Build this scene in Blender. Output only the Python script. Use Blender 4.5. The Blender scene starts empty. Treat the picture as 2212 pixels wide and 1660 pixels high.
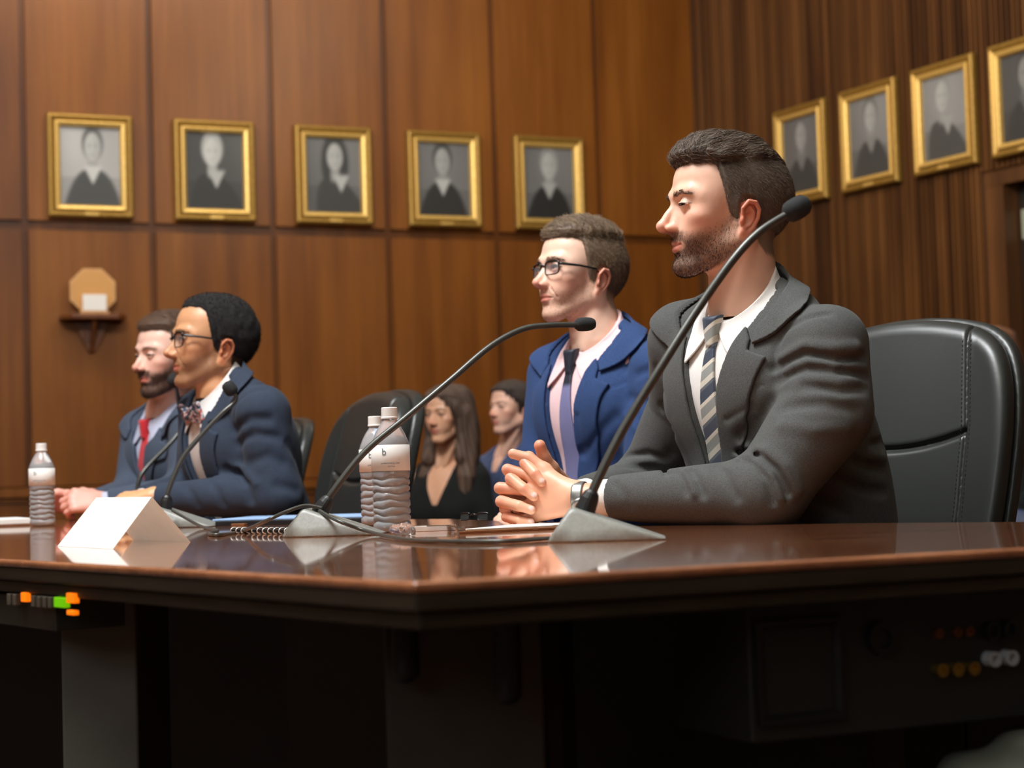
import bpy, bmesh, math, random
import numpy as np
from mathutils import Vector, Matrix
random.seed(7); RNG = np.random.default_rng(7)
scene = bpy.context.scene
COL = scene.collection
PI = math.pi

# ------------------------------------------------------------------ camera
F_PX = 3850.0; CX, CY = 1106.0, 830.0
PITCH = math.radians(2.784); ROLL = math.radians(1.746)
TABLE_Z = 0.74; CAM_Z = 0.84
_F = Vector((0, math.cos(PITCH), math.sin(PITCH))); _U0 = Vector((0, -math.sin(PITCH), math.cos(PITCH))); _R0 = Vector((1, 0, 0))
_R = _R0*math.cos(ROLL) - _U0*math.sin(ROLL); _U = _U0*math.cos(ROLL) + _R0*math.sin(ROLL)
camd = bpy.data.cameras.new('camera'); cam = bpy.data.objects.new('camera', camd); COL.objects.link(cam)
cam.matrix_world = Matrix(((_R.x, _U.x, -_F.x, 0), (_R.y, _U.y, -_F.y, 0), (_R.z, _U.z, -_F.z, CAM_Z), (0, 0, 0, 1)))
camd.sensor_width = 36; camd.sensor_fit = 'HORIZONTAL'; camd.lens = F_PX/2212*36
camd.clip_start = 0.05; camd.clip_end = 60
camd.dof.use_dof = True; camd.dof.focus_distance = 3.1; camd.dof.aperture_fstop = 4.7
scene.camera = cam
scene.view_settings.view_transform = 'Standard'; scene.view_settings.look = 'None'
scene.view_settings.exposure = 0.0; scene.view_settings.gamma = 1.0; scene.view_settings.use_curve_mapping = False
scene.cycles.max_bounces = 8; scene.cycles.transparent_max_bounces = 12; scene.cycles.transmission_bounces = 8
scene.cycles.caustics_reflective = False; scene.cycles.caustics_refractive = False
scene.cycles.sample_clamp_indirect = 4.0
world = bpy.data.worlds.new('world'); scene.world = world; world.use_nodes = True
world.node_tree.nodes['Background'].inputs[0].default_value = (1.0, 0.86, 0.7, 1)
world.node_tree.nodes['Background'].inputs[1].default_value = 0.05

def area_light(name, loc, target, sx, sy, power, col, spread=180):
    l = bpy.data.lights.new(name, 'AREA'); l.shape = 'RECTANGLE'; l.size = sx; l.size_y = sy; l.energy = power; l.color = col
    l.spread = math.radians(spread)
    o = bpy.data.objects.new(name, l); COL.objects.link(o); o.location = loc
    d = Vector(target) - Vector(loc); o.rotation_euler = d.to_track_quat('-Z', 'Y').to_euler()
    return o
def spot_light(name, loc, target, power, col, angle, blend=1.0, radius=0.1):
    l = bpy.data.lights.new(name, 'SPOT'); l.energy = power; l.color = col; l.spot_size = math.radians(angle); l.spot_blend = blend; l.shadow_soft_size = radius
    o = bpy.data.objects.new(name, l); COL.objects.link(o); o.location = loc
    d = Vector(target) - Vector(loc); o.rotation_euler = d.to_track_quat('-Z', 'Y').to_euler()
    return o
# ceiling panels over the dais, wall washers, and a strobe bounced off the ceiling in front of the dais
area_light('ceiling_panel_light', (-1.1, 2.7, 4.5), (-0.6, 3.5, 0.8), 1.6, 1.6, 330, (0.94, 0.97, 1.0))
area_light('bounced_strobe', (-1.0, 0.6, 2.6), (-1.2, 1.2, 4.6), 0.8, 0.8, 300, (0.90, 0.96, 1.0))
area_light('front_fill_light', (-2.2, -2.6, 2.9), (0.0, 3.4, 1.0), 2.4, 1.6, 28, (0.94, 0.97, 1.0))  # added neutral fill from high behind the camera, no actual window there
area_light('wall_wash_light', (-3.0, 7.6, 4.5), (-3.4, 9.6, 2.6), 6.0, 0.5, 125, (1.0, 0.93, 0.80))
area_light('wall_wash_light', (1.0, 7.6, 4.5), (2.0, 9.2, 2.8), 0.5, 4.0, 120, (1.0, 0.93, 0.80))


def ray(px, py):
    return (_F*F_PX + _R*(px-CX) - _U*(py-CY)).normalized()
CAMP = Vector((0, 0, CAM_Z))
def P(px, py, Y):
    """the place on the line of sight of (px, py) that is Y metres into the room"""
    d = ray(px, py); return CAMP + d*(Y/d.y)
def on_z(px, py, z=TABLE_Z):
    d = ray(px, py); return CAMP + d*((z-CAM_Z)/d.z)
# ------------------------------------------------------------------ helpers
def srgb(r, g, b, a=1.0):
    f = lambda c: (c/255/12.92) if c/255 <= 0.04045 else ((c/255+0.055)/1.055)**2.4
    return (f(r), f(g), f(b), a)
def tag(o, label=None, cat=None, group=None, kind=None):
    if label: o['label'] = label
    if cat: o['category'] = cat
    if group: o['group'] = group
    if kind: o['kind'] = kind
    return o
def empty(name, loc=(0, 0, 0), rz=0.0):
    o = bpy.data.objects.new(name, None); COL.objects.link(o); o.location = loc; o.rotation_euler = (0, 0, rz)
    o.empty_display_size = 0.05
    return o
def link_mesh(name, me, mat=None, parent=None, smooth=True):
    o = bpy.data.objects.new(name, me); COL.objects.link(o)
    if mat is not None: me.materials.append(mat)
    if smooth: me.shade_smooth()
    if parent is not None: o.parent = parent
    return o
def np_mesh(name, V, Fq, attrs=None):
    """V (n,3), Fq list/array of quads (m,4) or tris"""
    me = bpy.data.meshes.new(name)
    V = np.asarray(V, dtype=np.float32); Fq = np.asarray(Fq, dtype=np.int32)
    k = Fq.shape[1] if len(Fq) else 4
    me.vertices.add(len(V)); me.vertices.foreach_set('co', V.ravel())
    me.loops.add(Fq.size); me.loops.foreach_set('vertex_index', Fq.ravel())
    me.polygons.add(len(Fq)); me.polygons.foreach_set('loop_start', np.arange(0, Fq.size, k, dtype=np.int32))
    me.update(calc_edges=True)
    for n, a in (attrs or {}).items():
        a = np.asarray(a, dtype=np.float32)
        if a.ndim == 1:
            at = me.attributes.new(n, 'FLOAT', 'POINT'); at.data.foreach_set('value', a)
        else:
            at = me.attributes.new(n, 'FLOAT_COLOR', 'POINT')
            if a.shape[1] == 3: a = np.concatenate([a, np.ones((len(a), 1), np.float32)], 1)
            at.data.foreach_set('color', a.ravel())
    return me
def from_bm(name, bm, mat=None, parent=None, smooth=False, bevel=0.0, segs=2, autosmooth=None):
    me = bpy.data.meshes.new(name); bm.to_mesh(me); bm.free()
    o = link_mesh(name, me, mat, parent, smooth)
    if bevel > 0:
        m = o.modifiers.new('bevel', 'BEVEL'); m.width = bevel; m.segments = segs; m.limit_method = 'ANGLE'; m.angle_limit = math.radians(35)
        me.shade_smooth()
        m2 = o.modifiers.new('wn', 'WEIGHTED_NORMAL'); m2.keep_sharp = True
    return o
def add_box(bm, c, s, rot=None):
    M = Matrix.Translation(Vector(c)) @ (rot.to_4x4() if rot is not None else Matrix.Identity(4)) @ Matrix.Diagonal((s[0], s[1], s[2], 1))
    bmesh.ops.create_cube(bm, size=1.0, matrix=M)
def add_prism(bm, pts, z0, z1):
    lo = [bm.verts.new((p[0], p[1], z0)) for p in pts]; hi = [bm.verts.new((p[0], p[1], z1)) for p in pts]
    n = len(pts)
    for i in range(n):
        bm.faces.new((lo[i], lo[(i+1) % n], hi[(i+1) % n], hi[i]))
    bm.faces.new(hi); bm.faces.new(lo[::-1])
    bmesh.ops.recalc_face_normals(bm, faces=bm.faces[:])
def add_lathe(bm, prof, c=(0, 0, 0), n=32, M=None):
    """prof list of (r, z)"""
    rings = []
    M = M or Matrix.Identity(4)
    for r, z in prof:
        if r < 1e-6:
            rings.append([bm.verts.new(M @ (Vector(c)+Vector((0, 0, z))))])
        else:
            rings.append([bm.verts.new(M @ (Vector(c)+Vector((r*math.cos(2*PI*i/n), r*math.sin(2*PI*i/n), z)))) for i in range(n)])
    for a, b in zip(rings[:-1], rings[1:]):
        for i in range(n):
            j = (i+1) % n
            if len(a) == 1 and len(b) == 1: continue
            if len(a) == 1: bm.faces.new((a[0], b[j], b[i]))
            elif len(b) == 1: bm.faces.new((a[i], a[j], b[0]))
            else: bm.faces.new((a[i], a[j], b[j], b[i]))
def catmull(pts, n=8):
    pts = [Vector(p) for p in pts]
    out = []
    for i in range(len(pts)-1):
        p0 = pts[max(i-1, 0)]; p1 = pts[i]; p2 = pts[i+1]; p3 = pts[min(i+2, len(pts)-1)]
        for k in range(n):
            t = k/n
            out.append(0.5*((2*p1)+(p2-p0)*t+(2*p0-5*p1+4*p2-p3)*t*t+(3*p1-p0-3*p2+p3)*t**3))
    out.append(pts[-1]); return out
def add_tube(bm, pts, r, n=10, caps=True):
    pts = [Vector(p) for p in pts]
    rs = r if isinstance(r, (list, tuple)) else [r]*len(pts)
    up = Vector((0, 0, 1)); rings = []
    t0 = (pts[1]-pts[0]).normalized()
    a = t0.orthogonal().normalized()
    for i, p in enumerate(pts):
        t = (pts[min(i+1, len(pts)-1)]-pts[max(i-1, 0)]).normalized()
        a = (a-t*a.dot(t)).normalized(); b = t.cross(a)
        rings.append([bm.verts.new(p+(a*math.cos(2*PI*k/n)+b*math.sin(2*PI*k/n))*rs[i]) for k in range(n)])
    for q, s in zip(rings[:-1], rings[1:]):
        for k in range(n): bm.faces.new((q[k], q[(k+1) % n], s[(k+1) % n], s[k]))
    if caps:
        bm.faces.new(rings[0][::-1]); bm.faces.new(rings[-1])

# ---------- materials
def new_mat(name):
    m = bpy.data.materials.new(name); m.use_nodes = True
    nt = m.node_tree; b = nt.nodes['Principled BSDF']
    return m, nt, b
def simple(name, col, rough=0.5, metal=0.0, spec=0.5, coat=0.0, sheen=0.0, emit=None, es=0.0, sss=0.0, ior=None, trans=0.0):
    m, nt, b = new_mat(name)
    b.inputs['Base Color'].default_value = col; b.inputs['Roughness'].default_value = rough; b.inputs['Metallic'].default_value = metal
    b.inputs['Specular IOR Level'].default_value = spec; b.inputs['Coat Weight'].default_value = coat; b.inputs['Sheen Weight'].default_value = sheen
    if ior: b.inputs['IOR'].default_value = ior
    if trans: b.inputs['Transmission Weight'].default_value = trans
    if emit: b.inputs['Emission Color'].default_value = emit; b.inputs['Emission Strength'].default_value = es
    return m
def N(nt, t, **kw):
    n = nt.nodes.new(t)
    for k, v in kw.items(): setattr(n, k, v)
    return n
def noise(nt, scale, detail=3, rough=0.5, coord='Object', mapscale=None):
    tc = N(nt, 'ShaderNodeTexCoord'); nz = N(nt, 'ShaderNodeTexNoise'); nz.inputs['Scale'].default_value = scale
    nz.inputs['Detail'].default_value = detail; nz.inputs['Roughness'].default_value = rough
    if mapscale:
        mp = N(nt, 'ShaderNodeMapping'); mp.inputs['Scale'].default_value = mapscale
        nt.links.new(tc.outputs[coord], mp.inputs[0]); nt.links.new(mp.outputs[0], nz.inputs['Vector'])
    else:
        nt.links.new(tc.outputs[coord], nz.inputs['Vector'])
    return nz
def ramp(nt, src, stops):
    r = N(nt, 'ShaderNodeValToRGB'); nt.links.new(src, r.inputs[0])
    while len(r.color_ramp.elements) < len(stops): r.color_ramp.elements.new(0.5)
    for e, (p, c) in zip(r.color_ramp.elements, stops): e.position = p; e.color = c
    return r
def bump(nt, b, src, strength=0.2, dist=0.001):
    bp = N(nt, 'ShaderNodeBump'); bp.inputs['Strength'].default_value = strength; bp.inputs['Distance'].default_value = dist
    nt.links.new(src, bp.inputs['Height']); nt.links.new(bp.outputs[0], b.inputs['Normal']); return bp
def noisy(name, c1, c2, scale, rough=0.5, mapscale=None, bstr=0.0, bdist=0.001, detail=4, **kw):
    m = simple(name, c1, rough, **kw); nt = m.node_tree; b = nt.nodes['Principled BSDF']
    nz = noise(nt, scale, detail, 0.55, mapscale=mapscale)
    r = ramp(nt, nz.outputs['Fac'], [(0.3, c1), (0.7, c2)]); nt.links.new(r.outputs[0], b.inputs['Base Color'])
    if bstr: bump(nt, b, nz.outputs['Fac'], bstr, bdist)
    return m

# ---------- signed-distance modelling kit (numpy) : smooth, continuous organic surfaces
def A3(v): return np.array([v[0], v[1], v[2]], dtype=np.float64)
def s_ell(p, c, r, R=None):
    q = p-np.asarray(c)
    if R is not None: q = q @ np.asarray(R)
    r = np.asarray(r, dtype=np.float64)
    k0 = np.sqrt(((q/r)**2).sum(-1)); k1 = np.sqrt(((q/(r*r))**2).sum(-1))+1e-9
    return k0*(k0-1.0)/k1
def s_sph(p, c, r): return np.sqrt(((p-np.asarray(c))**2).sum(-1))-r
def s_cap(p, a, b, ra, rb=None):
    a = np.asarray(a, dtype=np.float64); b = np.asarray(b, dtype=np.float64); rb = ra if rb is None else rb
    ab = b-a; t = np.clip(((p-a)@ab)/(ab@ab+1e-12), 0, 1)
    return np.sqrt(((p-a-t[:, None]*ab)**2).sum(-1))-(ra+(rb-ra)*t)
def s_poly(p, pts, rs):
    d = None
    if np.isscalar(rs): rs = [rs]*len(pts)
    for i in range(len(pts)-1):
        e = s_cap(p, pts[i], pts[i+1], rs[i], rs[i+1]); d = e if d is None else np.minimum(d, e)
    return d
def smin(a, b, k):
    h = np.clip(0.5+0.5*(b-a)/k, 0, 1); return b+(a-b)*h-k*h*(1-h)
def smax(a, b, k): return -smin(-a, -b, k)
def ssub(a, b, k): return smax(a, -b, k)      # a minus b
def s_pg2(x, y, poly):
    """signed distance to a polygon in the plane"""
    poly = np.asarray(poly, dtype=np.float64); n = len(poly)
    d = np.full(x.shape, 1e9); s = np.ones(x.shape)
    for i in range(n):
        a = poly[i]; b = poly[i-1]; ex, ey = b-a
        wx, wy = x-a[0], y-a[1]
        t = np.clip((wx*ex+wy*ey)/(ex*ex+ey*ey+1e-12), 0, 1)
        d = np.minimum(d, (wx-ex*t)**2+(wy-ey*t)**2)
        c1 = y >= a[1]; c2 = y < b[1]; c3 = ex*wy > ey*wx
        fl = (c1 & c2 & c3) | (~c1 & ~c2 & ~c3)
        s = np.where(fl, -s, s)
    return s*np.sqrt(d)
def surf(fn, lo, hi, h, newton=2, block=8, slack=1.15):
    """surface nets over the active blocks of a signed distance field"""
    lo = np.asarray(lo, float); hi = np.asarray(hi, float)
    nb = np.maximum(1, np.ceil((hi-lo)/(h*block)).astype(int)); n = nb*block+1
    if nb.prod() > 2500000: raise ValueError('grid too large')
    bc = np.stack(np.meshgrid(*[lo[i]+(np.arange(nb[i])+0.5)*block*h for i in range(3)], indexing='ij'), -1).reshape(-1, 3)
    fb = ev(fn, bc)
    G = np.repeat(np.repeat(np.repeat(np.sign(fb).reshape(nb), block, 0), block, 1), block, 2).astype(np.float32)*h*block
    G = np.pad(G, ((0, 1), (0, 1), (0, 1)), mode='edge')
    act = np.where(np.abs(fb) < block*h*0.87*slack)[0]
    r = np.arange(block+1); loc = np.stack(np.meshgrid(r, r, r, indexing='ij'), -1).reshape(-1, 3)
    ib = np.stack(np.unravel_index(act, nb), -1)*block
    mask = np.zeros(n, bool)
    for c in loc_chunks(ib, 4000):
        idx = (c[:, None, :]+loc[None]).reshape(-1, 3); mask[idx[:, 0], idx[:, 1], idx[:, 2]] = True
    I = np.argwhere(mask); G[mask] = ev(fn, lo+I*h).astype(np.float32)
    S = G < 0
    # cells
    c = np.zeros(tuple(n-1), np.int8)
    for dx in (0, 1):
        for dy in (0, 1):
            for dz in (0, 1): c += S[dx:n[0]-1+dx, dy:n[1]-1+dy, dz:n[2]-1+dz]
    cell = np.argwhere((c > 0) & (c < 8)); vid = np.full(tuple(n-1), -1, np.int64); vid[cell[:, 0], cell[:, 1], cell[:, 2]] = np.arange(len(cell))
    if len(cell) == 0: return np.zeros((0, 3)), np.zeros((0, 4), int)
    acc = np.zeros((len(cell), 3)); cnt = np.zeros(len(cell))
    for ax in range(3):
        for u in (0, 1):
            for v in (0, 1):
                o = np.zeros(3, int); o[(ax+1) % 3] = u; o[(ax+2) % 3] = v
                a = cell+o; b = a.copy(); b[:, ax] += 1
                ga = G[a[:, 0], a[:, 1], a[:, 2]]; gb = G[b[:, 0], b[:, 1], b[:, 2]]
                cr = (ga < 0) != (gb < 0); t = np.where(cr, ga/(ga-gb+1e-12), 0)
                q = o[None].astype(float).repeat(len(cell), 0); q[:, ax] += t
                acc += q*cr[:, None]; cnt += cr
    V = lo+(cell+acc/cnt[:, None])*h
    Q = []
    for ax in range(3):
        a1, a2 = (ax+1) % 3, (ax+2) % 3
        sl = [slice(0, n[i]) for i in range(3)]; sl2 = list(sl); sl[ax] = slice(0, n[ax]-1); sl2[ax] = slice(1, n[ax])
        d = S[tuple(sl)] != S[tuple(sl2)]
        e = np.argwhere(d); ok = (e[:, a1] > 0) & (e[:, a2] > 0) & (e[:, a1] < n[a1]-1) & (e[:, a2] < n[a2]-1); e = e[ok]
        ins = S[e[:, 0], e[:, 1], e[:, 2]]
        def g(u, v):
            k = e.copy(); k[:, a1] -= u; k[:, a2] -= v; return vid[k[:, 0], k[:, 1], k[:, 2]]
        q = np.stack([g(0, 0), g(1, 0), g(1, 1), g(0, 1)], -1)
        q[~ins] = q[~ins][:, ::-1]; Q.append(q)
    Q = np.concatenate(Q); Q = Q[(Q >= 0).all(1)]
    for _ in range(newton):
        g, f = grad(fn, V, h*0.35)
        st = f/np.maximum((g**2).sum(-1), 0.25); V = V-g*np.clip(st, -0.6*h, 0.6*h)[:, None]
    return V, Q
def loc_chunks(a, k):
    for i in range(0, len(a), k): yield a[i:i+k]
def ev(fn, p, k=400000):
    return np.concatenate([fn(p[i:i+k]) for i in range(0, len(p), k)]) if len(p) else np.zeros(0)
def grad(fn, p, e=0.0005):
    f = ev(fn, p); g = np.zeros_like(p)
    for i in range(3):
        d = np.zeros(3); d[i] = e; g[:, i] = (ev(fn, p+d)-ev(fn, p-d))/(2*e)
    return g, f
def trace(fn, o, d, t0, t1, n=90):
    """first hit of a line with the field"""
    o = A3(o); d = A3(d); t = t0
    for _ in range(n):
        v = float(fn((o+d*t)[None])[0])
        if v < 0.0006: return o+d*t
        t += max(v*0.7, 0.0008)
        if t > t1: return None
    return o+d*t
def nz3(p, s, seed=0):
    """cheap smooth pseudo-noise from a few sines"""
    r = np.random.default_rng(seed); out = np.zeros(len(p))
    for i in range(5):
        k = r.normal(size=3); k = k/np.linalg.norm(k)*s*(0.7+0.6*r.random()); out += np.sin(p@k+r.random()*6.28)
    return out/5
class Frame:
    """local frame: x forward, y left, z up"""
    def __init__(s, o, fwd, up=(0, 0, 1), roll=0.0):
        f = Vector(fwd).normalized(); l = Vector(up).cross(f).normalized(); u = f.cross(l)
        if roll:
            c, q = math.cos(roll), math.sin(roll); l, u = l*c+u*q, u*c-l*q
        s.o = A3(o); s.f, s.l, s.u = f, l, u
        s.M = np.array([[f.x, f.y, f.z], [l.x, l.y, l.z], [u.x, u.y, u.z]])
    def loc(s, p): return (p-s.o)@s.M.T
    def w(s, x, y=None, z=None):
        q = np.array([x, y, z], float) if y is not None else np.asarray(x, float)
        return q@s.M+s.o
def strands(roots, dirs_fn, L, seg, r0, r1=0.15, nrm=None, jitter=0.15, sides=3, rng=RNG):
    """hair strands as thin tapered prisms; dirs_fn(points, k/seg) -> unit directions"""
    n = len(roots); p = roots.copy(); L = np.broadcast_to(L, (n,)) ; rings = []
    jit = rng.normal(size=(n, 3))*jitter
    ref = rng.normal(size=(n, 3))
    for k in range(seg+1):
        d = dirs_fn(p, k/seg)+jit; d /= np.linalg.norm(d, axis=1, keepdims=True)+1e-9
        a = np.cross(d, ref); a /= np.linalg.norm(a, axis=1, keepdims=True)+1e-9; b = np.cross(d, a)
        r = np.broadcast_to(r0, (n,))*(1-(1-r1)*(k/seg)**1.5)
        rings.append(np.stack([p+(a*math.cos(2*PI*j/sides)+b*math.sin(2*PI*j/sides))*r[:, None] for j in range(sides)], 1))
        p = p+d*(L/seg)[:, None]
    V = np.stack(rings, 1).reshape(-1, 3)      # n, seg+1, sides
    base = (np.arange(n)*(seg+1)*sides)[:, None, None]
    k = np.arange(seg)[None, :, None]*sides; j = np.arange(sides)[None, None, :]; j2 = (j+1) % sides
    Q = np.stack([base+k+j, base+k+j2, base+k+sides+j2, base+k+sides+j], -1).reshape(-1, 4)
    return V, Q
def join(parts):
    V = []; Q = []; o = 0
    for v, q in parts:
        V.append(v); Q.append(np.asarray(q)+o); o += len(v)
    return np.concatenate(V), np.concatenate(Q)
def sample(V, Q, n, w=None, rng=RNG):
    a, b, c, d = V[Q[:, 0]], V[Q[:, 1]], V[Q[:, 2]], V[Q[:, 3]]
    ar = np.linalg.norm(np.cross(c-a, d-b), axis=1)*0.5
    if w is not None: ar = ar*w
    i = rng.choice(len(Q), n, p=ar/ar.sum()); u = rng.random((n, 1)); v = rng.random((n, 1))
    return (a[i]*(1-u)+b[i]*u)*(1-v)+(d[i]*(1-u)+c[i]*u)*v
def cloth_mat(name, c, c2=None, rough=0.9, sheen=0.12, bs=0.35, scale=900, mot=0.5):
    m, nt, b = new_mat(name); c2 = c2 or tuple(x*0.72 for x in c[:3])+(1,)
    nz = noise(nt, scale, 2, 0.7); nz2 = noise(nt, 35, 3, 0.5)
    r = ramp(nt, nz.outputs['Fac'], [(0.35, c2), (0.65, c)]); nt.links.new(r.outputs[0], b.inputs['Base Color'])
    b.inputs['Roughness'].default_value = rough; b.inputs['Specular IOR Level'].default_value = 0.25
    b.inputs['Sheen Weight'].default_value = sheen*0.12; b.inputs['Sheen Roughness'].default_value = 0.5
    bump(nt, b, nz.outputs['Fac'], bs, 0.0005)
    return m
def hair_mat(name, c, rough=0.5):
    m, nt, b = new_mat(name)
    at = N(nt, 'ShaderNodeAttribute'); at.attribute_name = 'tone'
    r = ramp(nt, at.outputs['Fac'], [(0.0, tuple(x*0.40 for x in c[:3])+(1,)), (0.6, c), (1.0, tuple(min(1, x*1.7) for x in c[:3])+(1,))]); nt.links.new(r.outputs[0], b.inputs['Base Color'])
    b.inputs['Roughness'].default_value = rough; b.inputs['Specular IOR Level'].default_value = 0.5
    return m
# ------------------------------------------------------------------ the room
BC = Vector((1.170, 10.933, 0)); BD = Vector((-math.cos(math.radians(22.75)), -math.sin(math.radians(22.75)), 0))      # panelled wall, running left
RD = Vector((-math.cos(math.radians(119.55)), -math.sin(math.radians(119.55)), 0))                                      # ribbed wall, running right
BN = Vector((-BD.y, BD.x, 0)); BN = BN if BN.y < 0 else -BN      # into the room
RN = Vector((-RD.y, RD.x, 0)); RN = RN if RN.x < 0 else -RN
ROOM_H = 4.6
def wall_mat(name, cols, zs=1.0, gl=0.38, scale=1.0):
    m, nt, b = new_mat(name)
    at = N(nt, 'ShaderNodeAttribute'); at.attribute_name = 'board'
    n1 = noise(nt, 9*scale, 5, 0.6, mapscale=(1, 1, 0.06*zs)); n2 = noise(nt, 2.2*scale, 3, 0.5, mapscale=(1, 1, 0.35)); n3 = noise(nt, 55*scale, 3, 0.5, mapscale=(1, 1, 0.03))
    a = N(nt, 'ShaderNodeMath', operation='MULTIPLY'); a.inputs[1].default_value = 0.55; nt.links.new(n1.outputs['Fac'], a.inputs[0])
    c = N(nt, 'ShaderNodeMath', operation='MULTIPLY_ADD'); c.inputs[1].default_value = 0.35; nt.links.new(n2.outputs['Fac'], c.inputs[0]); nt.links.new(a.outputs[0], c.inputs[2])
    d = N(nt, 'ShaderNodeMath', operation='MULTIPLY_ADD'); d.inputs[1].default_value = 0.12; nt.links.new(n3.outputs['Fac'], d.inputs[0]); nt.links.new(c.outputs[0], d.inputs[2])
    e = N(nt, 'ShaderNodeMath', operation='ADD'); nt.links.new(d.outputs[0], e.inputs[0]); nt.links.new(at.outputs['Fac'], e.inputs[1])
    r = ramp(nt, e.outputs[0], cols); nt.links.new(r.outputs[0], b.inputs['Base Color'])
    b.inputs['Roughness'].default_value = gl; b.inputs['Specular IOR Level'].default_value = 0.4
    bump(nt, b, n3.outputs['Fac'], 0.05, 0.002)
    return m
M_PANEL = wall_mat('panel_veneer', [(0.30, srgb(84, 44, 8)), (0.50, srgb(116, 65, 17)), (0.70, srgb(140, 84, 28))])
M_RIB = wall_mat('ribbed_walnut', [(0.30, srgb(58, 34, 18)), (0.50, srgb(90, 56, 29)), (0.72, srgb(122, 79, 42))])
def wall_xf(c, d, n, s, out, z): return c+d*s+n*out+Vector((0, 0, z))
def board_mesh(name, boards, c, d, n, mat, kind='structure', bev=0.004):
    """boards: (s0, s1, z0, z1, out0, out1, tone) -> one wall mesh"""
    bm = bmesh.new(); lay = bm.verts.layers.float.new('board')
    for s0, s1, z0, z1, o0, o1, tone in boards:
        vs = []
        for s, z, o in ((s0, z0, o0), (s1, z0, o0), (s1, z1, o0), (s0, z1, o0), (s0+bev, z0+bev, o1), (s1-bev, z0+bev, o1), (s1-bev, z1-bev, o1), (s0+bev, z1-bev, o1)):
            v = bm.verts.new(wall_xf(c, d, n, s, o, z)); v[lay] = tone; vs.append(v)
        for f in ((4, 5, 6, 7), (0, 1, 5, 4), (1, 2, 6, 5), (2, 3, 7, 6), (3, 0, 4, 7), (3, 2, 1, 0)): bm.faces.new([vs[i] for i in f])
    bmesh.ops.recalc_face_normals(bm, faces=bm.faces[:])
    me = bpy.data.meshes.new(name); bm.to_mesh(me); bm.free()
    o = link_mesh(name, me, mat, smooth=False); tag(o, kind=kind); return o
def hit_right(px, py):
    d = ray(px, py); t = ((BC-CAMP).dot(RN))/(d.dot(RN)); q = CAMP+d*t; return (q-BC).dot(RD), q.z
JL = hit_right(2138, 600)[0]; JR = hit_right(2180, 600)[0]; ZT = hit_right(2180, 398)[1]; J2 = JR+1.0; J3 = JR+1.09
print('door', JL, JR, ZT)
def build_room():
    # back wall of tall veneered panels with a shadow gap rail
    js = [0.673*i for i in range(0, 13)]; bs = []; rg = random.Random(5)
    LED = 2.215; g = 0.014
    for i in range(len(js)-1):
        a, b = js[i]+g, js[i+1]-g
        if i == 0: a = 0.0
        t = rg.uniform(-0.05, 0.05)
        bs.append((a, b, 0.83, LED-0.022, 0.0, 0.030, t-0.03)); bs.append((a, b, LED+0.022, ROOM_H, 0.0, 0.030, t+0.03))
    board_mesh('wall_back', bs+[(0.0, 8.3, 0.83, ROOM_H, -0.08, 0.008, -0.18)], BC, BD, BN, M_PANEL)
    board_mesh('trim_1', [(-0.0, 8.3, 0.775, 0.83, 0.0, 0.055, -0.02), (0.0, 8.3, 0.745, 0.775, 0.0, 0.035, -0.10)], BC, BD, BN, M_PANEL)
    board_mesh('wall_back_lower', [(0.0, 8.3, 0.0, 0.745, -0.08, 0.022, -0.10)], BC, BD, BN, M_PANEL)
    bpy.data.objects['wall_back_lower'].name = 'wall_back_dado'
    # ribbed wall : narrow vertical battens in board-wide groups of tone
    bs = []; s = 0.03; k = 0; DOOR = 2.28
    rg = random.Random(9); tone = 0
    groups = {}
    while s < JL-0.03:
        gi = int(s/0.21)
        if gi not in groups: groups[gi] = rg.uniform(-0.10, 0.09)
        bs.append((s+0.004, s+0.024, 0.0, ROOM_H, 0.0, 0.026, groups[gi]+rg.uniform(-0.11, 0.11))); s += 0.036
    while s < 6.4:
        gi = int(s/0.21)
        if gi not in groups: groups[gi] = rg.uniform(-0.10, 0.09)
        if s < J3: bs.append((s+0.004, s+0.024, ZT+0.08, ROOM_H, 0.0, 0.026, groups[gi]+rg.uniform(-0.11, 0.11)))
        else: bs.append((s+0.004, s+0.030, 0.0, ROOM_H, 0.0, 0.018, groups[gi]))
        s += 0.036
    board_mesh('wall_right', bs+[(-0.06, JL, 0, ROOM_H, -0.08, 0.0, -0.35), (JL, J3, ZT+0.08, ROOM_H, -0.08, 0.0, -0.35), (J3, 6.5, 0, ROOM_H, -0.08, 0.0, -0.16)], BC, RD, RN, M_RIB, bev=0.004)
    # doorway : jambs, head, dark leaf with a notice plate
    d = empty('door_1', BC+RD*(JR+0.5)); d['kind'] = 'structure'
    loc = d.location
    def part(name, boards, mat, par=d):
        o = board_mesh(name, boards, BC-loc, RD, RN, mat, kind='structure'); o.parent = par; del o['kind']; return o
    part('door_frame', [(JL, JR, 0, ZT+0.08, -0.16, 0.012, -0.02), (J2, J3, 0, ZT+0.08, -0.16, 0.012, -0.02), (JL, J3, ZT, ZT+0.08, -0.16, 0.014, -0.05)], M_RIB)
    leaf = part('door_leaf', [(JR, J2, 0.01, ZT, -0.13, -0.085, -0.22)], simple('dark_door', srgb(36, 26, 18), 0.5))
    sg = part('door_notice', [(JR+0.015, JR+0.30, ZT-0.27, ZT-0.12, -0.085, -0.080, 0)], simple('notice_plate', srgb(150, 152, 132), 0.5), leaf)
    part('door_handle', [(J2-0.14, J2-0.06, 1.0, 1.03, -0.085, -0.04, 0)], simple('door_brass', srgb(120, 96, 50), 0.3, metal=1.0), leaf)
    # floor, ceiling and the two walls behind the photographer
    q = [BC+BD*8.2, BC, BC+RD*6.4, Vector((5.2, -3.2, 0)), Vector((-7.6, -3.2, 0))]
    bm = bmesh.new(); f = bm.faces.new([bm.verts.new(v) for v in q]); bmesh.ops.recalc_face_normals(bm, faces=[f])
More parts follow.
